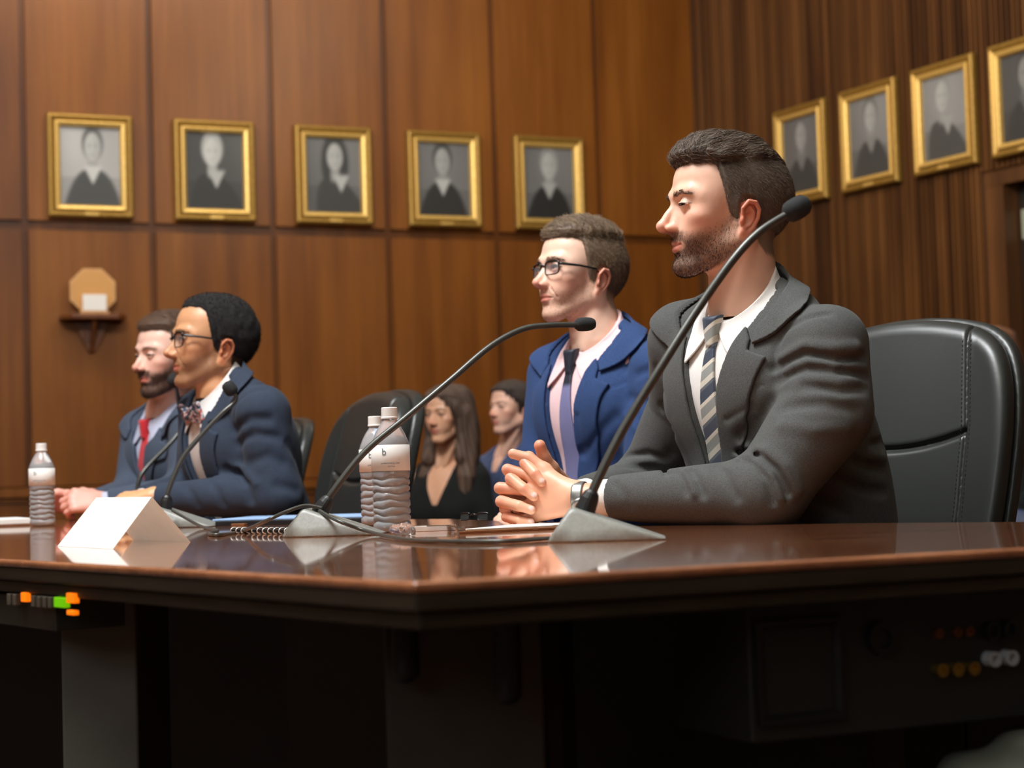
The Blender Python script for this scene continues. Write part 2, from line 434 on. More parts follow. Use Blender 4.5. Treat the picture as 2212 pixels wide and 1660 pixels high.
    if bm.faces[0].normal.z < 0: bmesh.ops.reverse_faces(bm, faces=bm.faces[:])
    fl = from_bm('floor', bm, noisy('carpet', srgb(74, 52, 38), srgb(52, 36, 28), 300, 0.95, bstr=0.3, bdist=0.004)); fl['kind'] = 'structure'
    bm = bmesh.new(); f = bm.faces.new([bm.verts.new(Vector(v)+Vector((0, 0, ROOM_H))) for v in q])
    ce = from_bm('ceiling', bm, simple('ceiling_plaster', srgb(228, 220, 206), 0.9)); ce['kind'] = 'structure'
    for nm, a, b in (('wall_left', q[0], q[4]), ('wall_front', q[4], q[3]), ('wall_right_front', q[3], q[2])):
        bm = bmesh.new(); bm.faces.new([bm.verts.new(v) for v in (a, b, Vector(b)+Vector((0, 0, ROOM_H)), Vector(a)+Vector((0, 0, ROOM_H)))])
        w = from_bm(nm, bm, noisy(nm+'_paint', srgb(112, 82, 56), srgb(100, 72, 48), 3, 0.8)); w['kind'] = 'structure'
build_room()

# ------------------------------------------------------------------ framed portraits
M_GOLD = noisy('gilt_outer', srgb(176, 138, 66), srgb(150, 112, 48), 60, 0.42, metal=0.55)
M_GOLD2 = noisy('gilt_inner', srgb(236, 196, 112), srgb(214, 170, 88), 60, 0.34, metal=0.45)
def portrait_mesh(kind, seed):
    """a painted, loosely rendered sitter in a dark robe"""
    nx, nz = 56, 66; u0, v0 = np.meshgrid(np.linspace(0, 1, nx), np.linspace(0, 1, nz), indexing='ij'); u = (u0-0.5)/1.35+0.5; v = 0.66+(v0-0.72)/1.35
    bg, robe, hair, face, cx, fw, lean = kind['bg'], kind['robe'], kind['hair'], kind['face'], kind.get('cx', 0.5), kind.get('fw', 0.105), kind.get('lean', 0.0)
    r = np.random.default_rng(seed); c = np.zeros((nx, nz, 3))
    base = bg*(1+0.22*np.sin(u*3+seed)*np.cos(v*2.6+seed)+0.35*np.exp(-((u-kind.get('gx', 0.5))**2+(v-0.75)**2)/0.09)-0.25*(v < 0.4))
    c[:] = base[..., None]*np.array([1.0, 0.985, 0.97])
    def put(mask, val):
        nonlocal c; c = c*(1-mask[..., None])+np.asarray(val)*mask[..., None]
    sm = lambda d, s=0.02: 1/(1+np.exp(np.clip(d/s*2.2, -40, 40)))
    hz = kind.get('hz', 0.68)
    sh = np.abs(u-cx-lean*(0.35-v))-0.40*np.sqrt(np.clip((0.475-v)/0.475, 0, 1))**0.75
    if kind.get('long'): put(sm(np.sqrt(((u-cx)/0.19)**2+((v-hz+0.06)/0.30)**2)-1, 0.10), hair)
    put(sm(sh, 0.02)*sm(v-0.475, 0.02), robe)
    put(sm(np.sqrt(((u-cx)/(fw*1.32))**2+((v-hz-0.035)/0.165)**2)-1, 0.10), hair)
    put(sm(np.abs(u-cx)-0.058, 0.015)*sm(np.abs(v-0.50)-0.06, 0.02), np.array(face)*0.72)
    put(sm(np.abs(u-cx-lean*0.2)-0.11*np.clip((v-0.33)/0.17, 0, 1), 0.012)*sm(v-0.50, 0.015)*sm(0.33-v, 0.01), kind.get('collar', (0.75, 0.75, 0.74)))
    f = sm(np.sqrt(((u-cx)/fw)**2+((v-hz)/0.135)**2)-1, 0.09)
    put(f, face)
    put(f*0.5*sm(np.abs(v-hz-0.015)-0.012, 0.012)*sm(np.abs(np.abs(u-cx)-fw*0.42)-0.022, 0.014), np.array(face)*0.35)
    put(f*0.4*sm(np.abs(v-hz+0.075)-0.006, 0.01)*sm(np.abs(u-cx)-0.035, 0.014), np.array(face)*0.45)
    put(f*0.30*sm(-(u-cx)+0.02, 0.03), np.array(face)*0.5)
    V = np.stack([u0, 0*u0, v0], -1).reshape(-1, 3); ii = np.arange(nx*nz).reshape(nx, nz)
    Q = np.stack([ii[:-1, :-1], ii[1:, :-1], ii[1:, 1:], ii[:-1, 1:]], -1).reshape(-1, 4)
    return V, Q, c.reshape(-1, 3)
m, nt, b = new_mat('portrait_print'); at = N(nt, 'ShaderNodeAttribute'); at.attribute_name = 'tint'; nt.links.new(at.outputs['Color'], b.inputs['Base Color']); b.inputs['Roughness'].default_value = 0.5
M_PORT = m
def frame_ring(bm, w, h, prof):
    """mitred moulding: prof = (inset from the outer edge, out from the wall)"""
    rings = []
    for ins, out in prof:
        rings.append([bm.verts.new((x*(w/2-ins), -out, z*(h/2-ins))) for x, z in ((-1, -1), (1, -1), (1, 1), (-1, 1))])
    for a, b in zip(rings[:-1], rings[1:]):
        for i in range(4): bm.faces.new((a[i], a[(i+1) % 4], b[(i+1) % 4], b[i]))
def picture(c, d, n, s, z, kind, seed, label):
    ang = math.atan2(d.y, d.x)
    # local x runs left-to-right as seen from the room, -y faces the room
    rt = -d if c is BC and d is BD else d
    o = empty('framed_portrait', wall_xf(BC, d, n, s, 0.045 if d is BD else 0.030, z)); o.rotation_euler = (0, 0, math.atan2(rt.y, rt.x))
    tag(o, label, 'framed picture', 'gilt framed portraits')
    W, H = 0.452, 0.558
    bm = bmesh.new(); frame_ring(bm, W, H, [(0.0, 0.0), (0.0, 0.022), (0.006, 0.034), (0.018, 0.038), (0.030, 0.030), (0.040, 0.024), (0.041, 0.016)])
    bmesh.ops.recalc_face_normals(bm, faces=bm.faces[:]); f = from_bm('outer_frame', bm, M_GOLD, o); f.modifiers.new('b', 'BEVEL').width = 0.002
    bm = bmesh.new(); frame_ring(bm, W-0.08, H-0.08, [(0.0, 0.016), (0.0, 0.034), (0.005, 0.040), (0.022, 0.034), (0.029, 0.020), (0.030, 0.010)])
    bmesh.ops.recalc_face_normals(bm, faces=bm.faces[:]); f = from_bm('inner_frame', bm, M_GOLD2, o); f.modifiers.new('b', 'BEVEL').width = 0.002
    V, Q, C = portrait_mesh(kind, seed)
    V = V*np.array([W-0.135, 1, H-0.135])+np.array([-(W-0.135)/2, -0.012, -(H-0.135)/2])
    link_mesh('portrait', np_mesh('portrait', V, Q, {'tint': C}), M_PORT, o)
    bm = bmesh.new(); add_box(bm, (0, 0.002, 0), (W-0.01, 0.012, H-0.01)); from_bm('backing', bm, simple('backing_board', srgb(90, 70, 40), 0.8) if 'backing_board' not in bpy.data.materials else bpy.data.materials['backing_board'], o)
    bm = bmesh.new(); add_box(bm, (0, -0.039, -H/2+0.020), (0.075, 0.006, 0.018)); from_bm('name_plate', bm, M_GOLD2, o, bevel=0.0015)
    return o
G = lambda g: (g, g, g*0.97)
zc = CAM_Z+(1.975+1.422)/2
pics = [(3.870, dict(bg=0.36, robe=G(0.055), hair=G(0.10), face=G(0.45), fw=0.10, cx=0.53, gx=0.35, collar=G(0.55)), 'gilt framed portrait farthest left, dark-robed sitter on a pale mauve-grey ground'),
        (3.196, dict(bg=0.055, robe=G(0.022), hair=G(0.36), face=G(0.52), cx=0.47, lean=0.25, gx=0.9, collar=G(0.42)), 'gilt framed portrait of a bald sitter on black, second from the left'),
        (2.517, dict(bg=0.12, robe=G(0.035), hair=G(0.03), face=G(0.40), long=1, lean=0.4, collar=G(0.42), cx=0.52), 'gilt framed portrait of a sitter with long dark hair'),
        (1.852, dict(bg=0.13, robe=G(0.018), hair=G(0.045), face=G(0.34), collar=G(0.45), cx=0.48), 'gilt framed portrait of a sitter with short dark hair on grey, fourth from the left'),
        (1.188, dict(bg=0.15, robe=G(0.014), hair=G(0.26), face=G(0.42), collar=G(0.36), cx=0.5), 'gilt framed portrait just above the head of the man with glasses and blue suit')]
for i, (s, kd, lb) in enumerate(pics): picture(BC, BD, BN, s-0.174, zc-0.006, kd, i, lb)
pics2 = [(hit_right(1745, 363)[0], dict(bg=0.12, robe=G(0.045), hair=G(0.13), face=G(0.30), collar=G(0.16), cx=0.5), 'gilt framed portrait on the ribbed wall, partly behind the grey-suited man and the microphone tip'),
         (hit_right(1893, 323)[0], dict(bg=0.17, robe=G(0.05), hair=G(0.14), face=G(0.34), collar=G(0.20), cx=0.52), 'gilt framed portrait on the ribbed wall, second from the room corner'),
         (hit_right(2056, 284)[0], dict(bg=0.19, robe=G(0.06), hair=G(0.22), face=G(0.36), lean=0.4, collar=G(0.28), cx=0.46), 'gilt framed portrait on the ribbed wall, sitter turned aside with white collar'),
         (hit_right(2232, 240)[0], dict(bg=0.06, robe=G(0.035), hair=G(0.05), face=G(0.2), collar=G(0.1)), 'gilt framed portrait above the doorway, cut by the right edge')]
for i, (s, kd, lb) in enumerate(pics2): picture(BC, RD, RN, s, zc+0.03, kd, 10+i, lb)

# ------------------------------------------------------------------ shelf with the plaque
sh = empty('wall_shelf', wall_xf(BC, BD, BN, 3.704, 0.03, 1.72)); sh.rotation_euler = (0, 0, math.atan2(-BD.y, -BD.x))
tag(sh, 'small wooden bracket shelf on the panelled wall at the left', 'shelf')
M_SHELF = noisy('shelf_wood', srgb(122, 70, 34), srgb(96, 52, 24), 12, 0.4)
bm = bmesh.new(); add_prism(bm, [(-0.17, 0), (0.17, 0), (0.17, -0.10), (0.12, -0.16), (-0.12, -0.16), (-0.17, -0.10)], -0.016, 0.012); from_bm('board', bm, M_SHELF, sh, bevel=0.004)
bm = bmesh.new(); add_prism(bm, [(-0.10, 0), (0.10, 0), (0.02, 0.16), (-0.02, 0.16)], -0.012, 0.012)
bmesh.ops.rotate(bm, verts=bm.verts[:], cent=(0, 0, 0), matrix=Matrix.Rotation(-PI/2, 3, 'X')); bmesh.ops.translate(bm, verts=bm.verts[:], vec=(0, -0.014, -0.014)); from_bm('bracket_back', bm, M_SHELF, sh, bevel=0.002)
bm = bmesh.new(); add_prism(bm, [(0, 0), (-0.12, 0), (-0.09, -0.05), (-0.02, -0.15), (0, -0.18)], -0.012, 0.012)
bmesh.ops.transform(bm, matrix=Matrix(((0, 0, 1, 0), (1, 0, 0, -0.012), (0, 1, 0, -0.012), (0, 0, 0, 1))), verts=bm.verts[:]); from_bm('bracket', bm, M_SHELF, sh, bevel=0.002)
pl = empty('award_plaque', sh.location+BN*0.075+Vector((0, 0, 0.012))); pl.rotation_euler = sh.rotation_euler
tag(pl, 'octagonal tan plaque with a white label standing on the wall shelf', 'plaque')
M_PLQ = noisy('plaque_tan', srgb(222, 172, 112), srgb(206, 152, 96), 9, 0.45)
bm = bmesh.new(); oc = [(0.130*math.cos(PI/8+i*PI/4)*1.0, 0.130*math.sin(PI/8+i*PI/4)) for i in range(8)]
add_prism(bm, oc, -0.009, 0.009); bmesh.ops.transform(bm, matrix=Matrix(((1, 0, 0, 0), (0, 0, -1, 0), (0, 1, 0, 0.125), (0, 0, 0, 1))), verts=bm.verts[:]); from_bm('plaque_board', bm, M_PLQ, pl, bevel=0.004)
bm = bmesh.new(); add_prism(bm, [(x*0.88, z*0.88) for x, z in oc], -0.002, 0.002); bmesh.ops.transform(bm, matrix=Matrix(((1, 0, 0, 0), (0, 0, -1, -0.010), (0, 1, 0, 0.125), (0, 0, 0, 1))), verts=bm.verts[:]); from_bm('plaque_face', bm, simple('plaque_face', srgb(216, 158, 92), 0.35), pl)
bm = bmesh.new(); add_box(bm, (0.004, -0.028, 0.062), (0.124, 0.008, 0.086)); from_bm('plaque_label', bm, simple('white_card', srgb(246, 242, 236), 0.6), pl, bevel=0.002)
bm = bmesh.new(); add_box(bm, (0.004, -0.012, 0.008), (0.15, 0.05, 0.016)); from_bm('plaque_foot', bm, M_PLQ, pl, bevel=0.002)
# ------------------------------------------------------------------ the dais table
def offset_poly(pts, d):
    n = len(pts); out = []
    for i in range(n):
        a, b, c = Vector(pts[i-1]), Vector(pts[i]), Vector(pts[(i+1) % n])
        e1 = (b-a).normalized(); e2 = (c-b).normalized(); n1 = Vector((-e1.y, e1.x)); n2 = Vector((-e2.y, e2.x)); m = (n1+n2); m /= max(m.dot(n1), 0.3)*1.0
        out.append(tuple(b+m*d))
    return out
outer = [(-2.35, 4.60), (-1.60, 3.64), (-0.713, 2.464), (-0.096, 1.653), (0.55, 1.935), (1.75, 2.46)]
inner = [(1.95, 1.75+1.0), (0.76, 2.68), (0.574, 2.825), (0.34, 2.93), (0.17, 3.16), (0.0, 3.50), (-0.14, 3.86), (-0.42, 4.10), (-0.78, 4.31), (-0.85, 4.62), (-0.93, 4.82), (-1.12, 4.99), (-1.75, 5.30)]
inner[0] = (1.75, 2.60)
TPOLY = outer+inner      # counter-clockwise seen from above
tb = empty('conference_table', (0, 3.0, 0)); tag(tb, 'long polished dark wood conference table bending round its corner', 'table')
M_TOP, nt, b = new_mat('polished_mahogany')
n1 = noise(nt, 5, 6, 0.6, mapscale=(0.5, 3.0, 1)); n2 = noise(nt, 60, 4, 0.6, mapscale=(0.15, 1.6, 1))
mm = N(nt, 'ShaderNodeMath', operation='MULTIPLY_ADD'); mm.inputs[1].default_value = 0.35; nt.links.new(n2.outputs['Fac'], mm.inputs[0]); nt.links.new(n1.outputs['Fac'], mm.inputs[2])
r = ramp(nt, mm.outputs[0], [(0.45, srgb(128, 76, 50)), (0.72, srgb(164, 104, 70)), (0.9, srgb(184, 122, 84))]); nt.links.new(r.outputs[0], b.inputs['Base Color'])
b.inputs['Roughness'].default_value = 0.16; b.inputs['Coat Weight'].default_value = 1.0; b.inputs['Coat Roughness'].default_value = 0.045; b.inputs['Coat IOR'].default_value = 1.6
n3 = noise(nt, 14, 2, 0.5); bump(nt, b, n3.outputs['Fac'], 0.02, 0.002)
M_EDGE = noisy('edge_wood', srgb(60, 50, 38), srgb(48, 39, 29), 12, 0.5, mapscale=(1, 1, 6), spec=0.3)
M_BLACK = simple('black_laminate', srgb(20, 20, 19), 0.5)
M_GREYP = noisy('grey_laminate', srgb(124, 124, 116), srgb(108, 108, 102), 6, 0.45)
def tl(pts): return [(x, y-3.0) for x, y in pts]
bm = bmesh.new(); add_prism(bm, tl(TPOLY), TABLE_Z-0.011, TABLE_Z); from_bm('table_top', bm, M_TOP, tb, bevel=0.0045, segs=4)
bm = bmesh.new(); add_prism(bm, tl(offset_poly(TPOLY, 0.002)), TABLE_Z-0.029, TABLE_Z-0.011); from_bm('edge_band', bm, M_EDGE, tb, bevel=0.003)
bm = bmesh.new(); add_prism(bm, tl(offset_poly(TPOLY, 0.009)), TABLE_Z-0.046, TABLE_Z-0.029); from_bm('apron', bm, M_EDGE, tb, bevel=0.003)
bm = bmesh.new()
mid = [(-1.9, 4.75), (-1.18, 3.95), (-0.42, 3.30), (0.02, 2.72), (0.62, 2.52), (1.7, 2.50)]
for a, c in zip(mid[:-1], mid[1:]):
    a, c = Vector(a), Vector(c); e = (c-a); nn = Vector((-e.y, e.x)).normalized()*0.012
    add_prism(bm, tl([a-nn, c-nn, c+nn, a+nn]), 0.0, TABLE_Z-0.0465)
from_bm('modesty_panel', bm, M_BLACK, tb)
def leg(pxl, pxr, Y, depth, mat, name='leg'):
    a = P(pxl, 1500, Y); c = P(pxr, 1500, Y+0.02)
    bm = bmesh.new(); add_prism(bm, tl([(a.x, a.y), (c.x, c.y), (c.x+0.02, c.y+depth), (a.x+0.02, a.y+depth)]), 0.0, TABLE_Z-0.0465); return from_bm(name, bm, mat, tb, bevel=0.004)
leg(132, 297, 2.52, 0.14, M_GREYP)
leg(832, 1175, 2.02, 0.22, noisy('brown_laminate', srgb(70, 64, 54), srgb(56, 50, 44), 8, 0.5))
leg(1178, 1215, 2.06, 0.18, M_EDGE, 'leg_trim')
leg(1886, 1950, 2.30, 0.10, M_EDGE)
# rack of switches under the left edge
def edge_pt(t, out=0.0, z=0.0):
    a, c = Vector(outer[2]), Vector(outer[3]); e = (c-a).normalized(); nn = Vector((-e.y, e.x)); p = c-e*t+nn*out
    return Vector((p.x, p.y, z)), e
rk = empty('switch_unit', edge_pt(1.02)[0]+Vector((0, 0, 0))); rk.location.z = 0.645
tag(rk, 'low switch unit with orange and green lamps under the table edge at the left', 'control panel')
p0, e = edge_pt(1.02); rk.rotation_euler = (0, 0, math.atan2(e.y, e.x))
M_UNIT = simple('unit_grey', srgb(58, 54, 48), 0.6)
E_G = simple('lamp_green', srgb(90, 160, 0), 0.5, emit=srgb(96, 175, 0), es=0.9); E_O = simple('lamp_orange', srgb(240, 120, 10), 0.5, emit=srgb(255, 118, 8), es=1.0)
bm = bmesh.new(); add_box(bm, (-0.10, 0.075, 0.022), (0.46, 0.10, 0.044)); from_bm('unit_body', bm, M_UNIT, rk, bevel=0.002)
def lamp(x0, x1, z0, z1, mat, name='indicator_lamp'):
    bm = bmesh.new(); add_box(bm, ((x0+x1)/2, 0.008, (z0+z1)/2), (x1-x0, 0.008, z1-z0)); return from_bm(name, bm, mat, rk, bevel=0.001)
# lamp places measured along the unit face
def face_xz(px, py):
    """where the sight line meets the unit's front face, in its own coordinates"""
    d = ray(px, py); nn = Vector((-e.y, e.x)).to_3d(); o = rk.location
    t = (o-CAMP).dot(nn)/d.dot(nn); q = CAMP+d*t-o; return q.dot(Vector((e.x, e.y, 0))), q.z
for (a, c, m_) in (((109, 1291), (133, 1315), E_G), ((136, 1282), (153, 1305), E_O), ((137, 1319), (152, 1331), E_O), ((38, 1281), (49, 1302), E_O)):
    x0, z1 = face_xz(*a); x1, z0 = face_xz(*c); lamp(x0, x1, z0, z1, m_)
for px in (8, 20, 60, 72, 84, 96):
    x0, z1 = face_xz(px, 1283+px*0.08); x1, z0 = face_xz(px+8, 1308+px*0.08); lamp(x0, x1, z0, z1, simple('key_%d' % px, srgb(92, 82, 70), 0.6), 'rocker_switch')
# connector box under the right edge
a, c = Vector(outer[3]), Vector(outer[4]); er = (c-a).normalized(); nr_ = Vector((-er.y, er.x))
bx = empty('connector_box', (a+er*0.52+nr_*0.07).to_3d()+Vector((0, 0, 0.52))); bx.rotation_euler = (0, 0, math.atan2(er.y, er.x))
tag(bx, 'black connector box with brass and white sockets under the right table edge', 'control panel')
def bface(px, py, out=0.0):
    d = ray(px, py); nn = nr_.to_3d(); o = bx.location-nn*out; t = (o-CAMP).dot(nn)/d.dot(nn); q = CAMP+d*t-bx.location; return q.dot(er.to_3d()), q.z
x0, zt = bface(1620, 1330); x1, zb = bface(2330, 1538); zt = TABLE_Z-0.050-0.52
M_BOX = simple('box_black', srgb(34, 35, 32), 0.55)
bm = bmesh.new(); add_box(bm, ((x0+x1)/2, 0.085, (zt+zb)/2), (x1-x0, 0.16, zt-zb)); from_bm('box_body', bm, M_BOX, bx, bevel=0.003)
def cyl(name, px, py, r, h, mat, par=bx):
    x, z = bface(px, py); bm = bmesh.new(); M = Matrix(((1, 0, 0, x), (0, 0, -1, 0.006), (0, 1, 0, z), (0, 0, 0, 1)))
    add_lathe(bm, [(0, h*0.6), (r*0.55, h*0.6), (r*0.6, h), (r, h), (r, 0)], n=20, M=M); return from_bm(name, bm, mat, par, smooth=False)
M_BR = simple('brass_socket', srgb(190, 160, 80), 0.25, metal=0.9); M_WH = simple('white_socket', srgb(190, 196, 196), 0.4); M_CU = simple('copper_socket', srgb(140, 90, 60), 0.35, metal=0.8)
for px, py in ((2028, 1448), (2062, 1446), (2096, 1444)): cyl('brass_jack', px, py, 0.0075, 0.014, M_BR)
for px, py in ((2139, 1424), (2176, 1421)): cyl('white_jack', px, py, 0.0085, 0.016, M_WH)
for px, py in ((2028, 1370), (2068, 1367), (2094, 1365)): cyl('copper_jack', px, py, 0.0055, 0.008, M_CU)
cyl('dial_knob', 1905, 1380, 0.018, 0.010, M_BLACK); cyl('black_jack', 2140, 1364, 0.010, 0.012, M_BLACK); cyl('black_jack', 2178, 1360, 0.010, 0.012, M_BLACK)
xa, za = bface(1632, 1345); xb, zb_ = bface(1828, 1552)
bm = bmesh.new(); frame_ring(bm, xb-xa, za-zb_, [(0, 0), (0, 0.006), (0.006, 0.006), (0.010, 0.0)]); o_ = from_bm('bay_frame', bm, M_BLACK, bx); o_.location = ((xa+xb)/2, 0.004, (za+zb_)/2)
# two black junction pods hanging from the underside
def pod(px, y0, y1, w, Y, lab):
    c0 = P(px, y0, Y); c1 = P(px, y1, Y); top = TABLE_Z-0.0465
    f = lambda p: smin(s_cap(p, (c0.x, c0.y, top-0.004), (c1.x, c1.y, c1.z+w), w*0.85, w), s_cap(p, (c0.x-w*0.8, c0.y, top-0.006), (c0.x+w*0.8, c0.y, top-0.006), 0.008), 0.01)
    g = lambda p: np.maximum(f(p), p[:, 2]-top)
    V, Q = surf(g, np.array([c0.x, c0.y, c1.z])-0.06, np.array([c0.x+0.06, c0.y+0.06, top+0.01]), 0.003)
    o = link_mesh('junction_pod', np_mesh('junction_pod', V, Q), M_BLACK); tag(o, lab, 'cable holder')
pod(876, 1370, 1478, 0.016, 1.98, 'short black rounded pod hanging under the table corner')
pod(1098, 1370, 1524, 0.0155, 1.95, 'long black rounded pod hanging under the table, right of the corner')
# grey bag on the lower right
bg0 = P(2235, 1650, 1.98)
def bagf(p):
    q = p-A3(bg0); d = s_ell(q, (0.02, 0.02, -0.045), (0.14, 0.12, 0.065))
    d = smin(d, s_ell(q, (0.06, 0.01, -0.015), (0.09, 0.08, 0.05)), 0.04)
    return d-0.004*np.sin(q[:, 0]*60+q[:, 2]*90)-0.004*np.sin(q[:, 0]*25-q[:, 2]*70+q[:, 1]*40)
V, Q = surf(bagf, A3(bg0)-0.25, A3(bg0)+0.4, 0.007)
o = link_mesh('coat', np_mesh('coat', V, Q), cloth_mat('grey_cloth', srgb(120, 122, 112), rough=0.6)); tag(o, 'folded grey coat on a stool below the connector box', 'coat')
st = empty('stool', (bg0.x+0.02, bg0.y+0.02, 0)); tag(st, 'low black stool carrying the folded grey coat', 'stool')
zs = bg0.z-0.045-0.058
bm = bmesh.new(); add_lathe(bm, [(0, zs), (0.12, zs), (0.13, zs-0.01), (0.13, zs-0.04), (0, zs-0.04)], n=32); from_bm('seat', bm, M_BLACK, st, smooth=False)
for k in range(4):
    bm = bmesh.new(); an = PI/4+k*PI/2; add_tube(bm, [(0.09*math.cos(an), 0.09*math.sin(an), zs-0.04), (0.14*math.cos(an), 0.14*math.sin(an), 0.0)], 0.012); from_bm('leg', bm, M_BLACK, st)
# ------------------------------------------------------------------ high-backed leather chairs
M_LEA, nt, b = new_mat('black_leather')
n_ = noise(nt, 420, 3, 0.6); n2 = noise(nt, 8, 3, 0.5)
b.inputs['Base Color'].default_value = srgb(44, 46, 44); b.inputs['Roughness'].default_value = 0.36; b.inputs['Specular IOR Level'].default_value = 0.55
bump(nt, b, n_.outputs['Fac'], 0.12, 0.0008)
M_STITCH = simple('stitching', srgb(24, 25, 24), 0.7); M_CHROME = simple('chair_metal', srgb(50, 50, 50), 0.3, metal=0.9); M_PIPE = simple('leather_piping', srgb(14, 14, 14), 0.5)
_wz = [(0.50, 0.188), (0.60, 0.213), (0.72, 0.238), (0.84, 0.250), (0.93, 0.250), (1.00, 0.238), (1.05, 0.213), (1.085, 0.165), (1.102, 0.105), (1.110, 0.045), (1.1115, 0.0)]
_wc = [(v.x, v.y) for v in catmull([Vector((z, w, 0)) for z, w in _wz], 5)]
def wid(z): return np.interp(z, [a for a, b in _wc], [b for a, b in _wc])
_poly_b = [(-b, a) for a, b in _wc]+[(b, a) for a, b in _wc[::-1]]
_poly_r = [(-b-0.007, a-0.02+0.026*(a-0.5)/0.6) for a, b in _wc]+[(b+0.007, a-0.02+0.026*(a-0.5)/0.6) for a, b in _wc[::-1]]
def lean_x(z): return -0.02-0.10*np.clip((z-0.5)/0.6, 0, 1)-0.03*np.clip((z-0.5)/0.6, 0, 1)**2
def chair_back(p):
    y = np.abs(p[:, 1]); z = p[:, 2]
    e = s_pg2(p[:, 1], z, _poly_b)
    xc = lean_x(z)+0.035*(y/0.25)**2.2*0.9
    puff = 0.012*np.cos(np.clip(y/0.17, 0, 1)*PI/2)
    gz = 0.858+1.1*y*y+0.0
    front = (p[:, 0]-xc-0.030-puff); back = -(p[:, 0]-xc+0.030)
    th = np.maximum(front, back)
    d = smax(th, e, 0.030)
    seam = 0.165*np.interp(z, [0.5, 0.75, 0.9, 1.08], [0.86, 0.97, 1.0, 0.92])
    g = 0.0055*np.exp(-((y-seam)/0.0035)**2)+0.010*np.exp(-((z-gz)/0.006)**2)*(y < seam)
    return d+g*(p[:, 0] > xc)
def chair_rim(p):
    y = np.abs(p[:, 1]); z = p[:, 2]
    e = s_pg2(p[:, 1], z, _poly_r); xc = lean_x(z)+0.035*(y/0.25)**2.2*0.9-0.040
    return smax(np.abs(p[:, 0]-xc)-0.018, e, 0.012)
_ch = {}
def make_chair(loc, rz, label, hz=1.0, lay=0.0):
    root = empty('office_chair', loc, rz); tag(root, label, 'chair', 'black leather swivel chairs'); root.scale = (1, 1, hz)
    if not _ch:
        V, Q = surf(chair_back, (-0.25, -0.28, 0.46), (0.12, 0.28, 1.16), 0.0035); me = np_mesh('backrest', V, Q); me.materials.append(M_LEA); me.shade_smooth(); _ch['b'] = me
        V, Q = surf(chair_rim, (-0.28, -0.29, 0.44), (0.12, 0.29, 1.16), 0.006); me = np_mesh('back_shell', V, Q); me.materials.append(M_LEA); me.shade_smooth(); _ch['r'] = me
        seat = lambda p: smax(s_ell(p, (0.20, 0, 0.445), (0.31, 0.30, 0.13)), np.maximum(np.abs(p[:, 2]-0.445)-0.045, np.maximum(np.abs(p[:, 0]-0.22)-0.25, np.abs(p[:, 1])-0.25)), 0.03)
        V, Q = surf(seat, (-0.1, -0.32, 0.36), (0.52, 0.32, 0.52), 0.009); me = np_mesh('seat', V, Q); me.materials.append(M_LEA); me.shade_smooth(); _ch['s'] = me
        for s in (1, -1):
            bm = bmesh.new()
            for z in np.linspace(0.56, 1.06, 60):
                y = 0.165*np.interp(z, [0.5, 0.75, 0.9, 1.08], [0.86, 0.97, 1.0, 0.92])
                for off in (-0.009, 0.009):
                    x = lean_x(z)+0.035*((y+off)/0.25)**2.2*0.9+0.030+0.012*math.cos(min(max((y+off)/0.17, 0), 1)*PI/2)
                    bmesh.ops.create_cube(bm, size=1, matrix=Matrix.Translation((x, s*(y+off), z)) @ Matrix.Diagonal((0.0018, 0.0015, 0.0042, 1)))
            me = bpy.data.meshes.new('stitching'); bm.to_mesh(me); bm.free(); me.materials.append(M_STITCH); _ch['t%d' % s] = me
        bm = bmesh.new(); add_lathe(bm, [(0, 0.40), (0.03, 0.40), (0.03, 0.30), (0.022, 0.29), (0.022, 0.12), (0.045, 0.11), (0.045, 0.07), (0, 0.07)], (0.2, 0, 0), 20); me = bpy.data.meshes.new('gas_column'); bm.to_mesh(me); bm.free(); me.materials.append(M_CHROME); _ch['g'] = me
        bm = bmesh.new(); add_tube(bm, [(0.2, 0, 0.095), (0.34, 0, 0.085), (0.50, 0, 0.065)], [0.024, 0.020, 0.014]); me = bpy.data.meshes.new('leg'); bm.to_mesh(me); bm.free(); me.materials.append(M_CHROME); _ch['l'] = me
        bm = bmesh.new(); M = Matrix.Rotation(PI/2, 4, 'X'); add_lathe(bm, [(0, 0.022), (0.022, 0.022), (0.027, 0.012), (0.027, -0.012), (0.022, -0.022), (0, -0.022)], n=18, M=M); me = bpy.data.meshes.new('caster'); bm.to_mesh(me); bm.free(); me.materials.append(M_PIPE); _ch['c'] = me
        bm = bmesh.new(); add_tube(bm, catmull([(-0.04, 0, 0.60), (-0.065, 0, 0.50), (-0.03, 0, 0.415), (0.12, 0, 0.395)], 6), 0.022); me = bpy.data.meshes.new('back_bracket'); bm.to_mesh(me); bm.free(); me.materials.append(M_CHROME); _ch['k'] = me
    def add(n, k, par=root):
        o = bpy.data.objects.new(n, _ch[k]); COL.objects.link(o); o.parent = par; return o
    bk = add('backrest', 'b'); add('back_shell', 'r'); add('stitching', 't1', bk); add('stitching', 't-1', bk); add('seat', 's'); add('gas_column', 'g'); add('back_bracket', 'k')
    for i in range(5):
        l = add('leg', 'l'); an = 2*PI*i/5+0.3; l.matrix_basis = Matrix.Translation((0.2, 0, 0)) @ Matrix.Rotation(an, 4, 'Z') @ Matrix.Translation((-0.2, 0, 0))
        c = add('caster', 'c', l); c.location = (0.50, 0, 0.028)
    return root
def facing(yaw):   # 0 = towards the camera, 90 = to the left; chair's own forward is +x
    return math.atan2(-math.cos(math.radians(yaw)), -math.sin(math.radians(yaw)))
c = P(1885, 900, 3.42); make_chair((c.x, c.y, 0), facing(42), 'black leather high-back chair behind the man in the charcoal suit')
make_chair((0.43, 4.20, 0), facing(53), 'black leather chair hidden behind the man in the blue suit', hz=0.93)
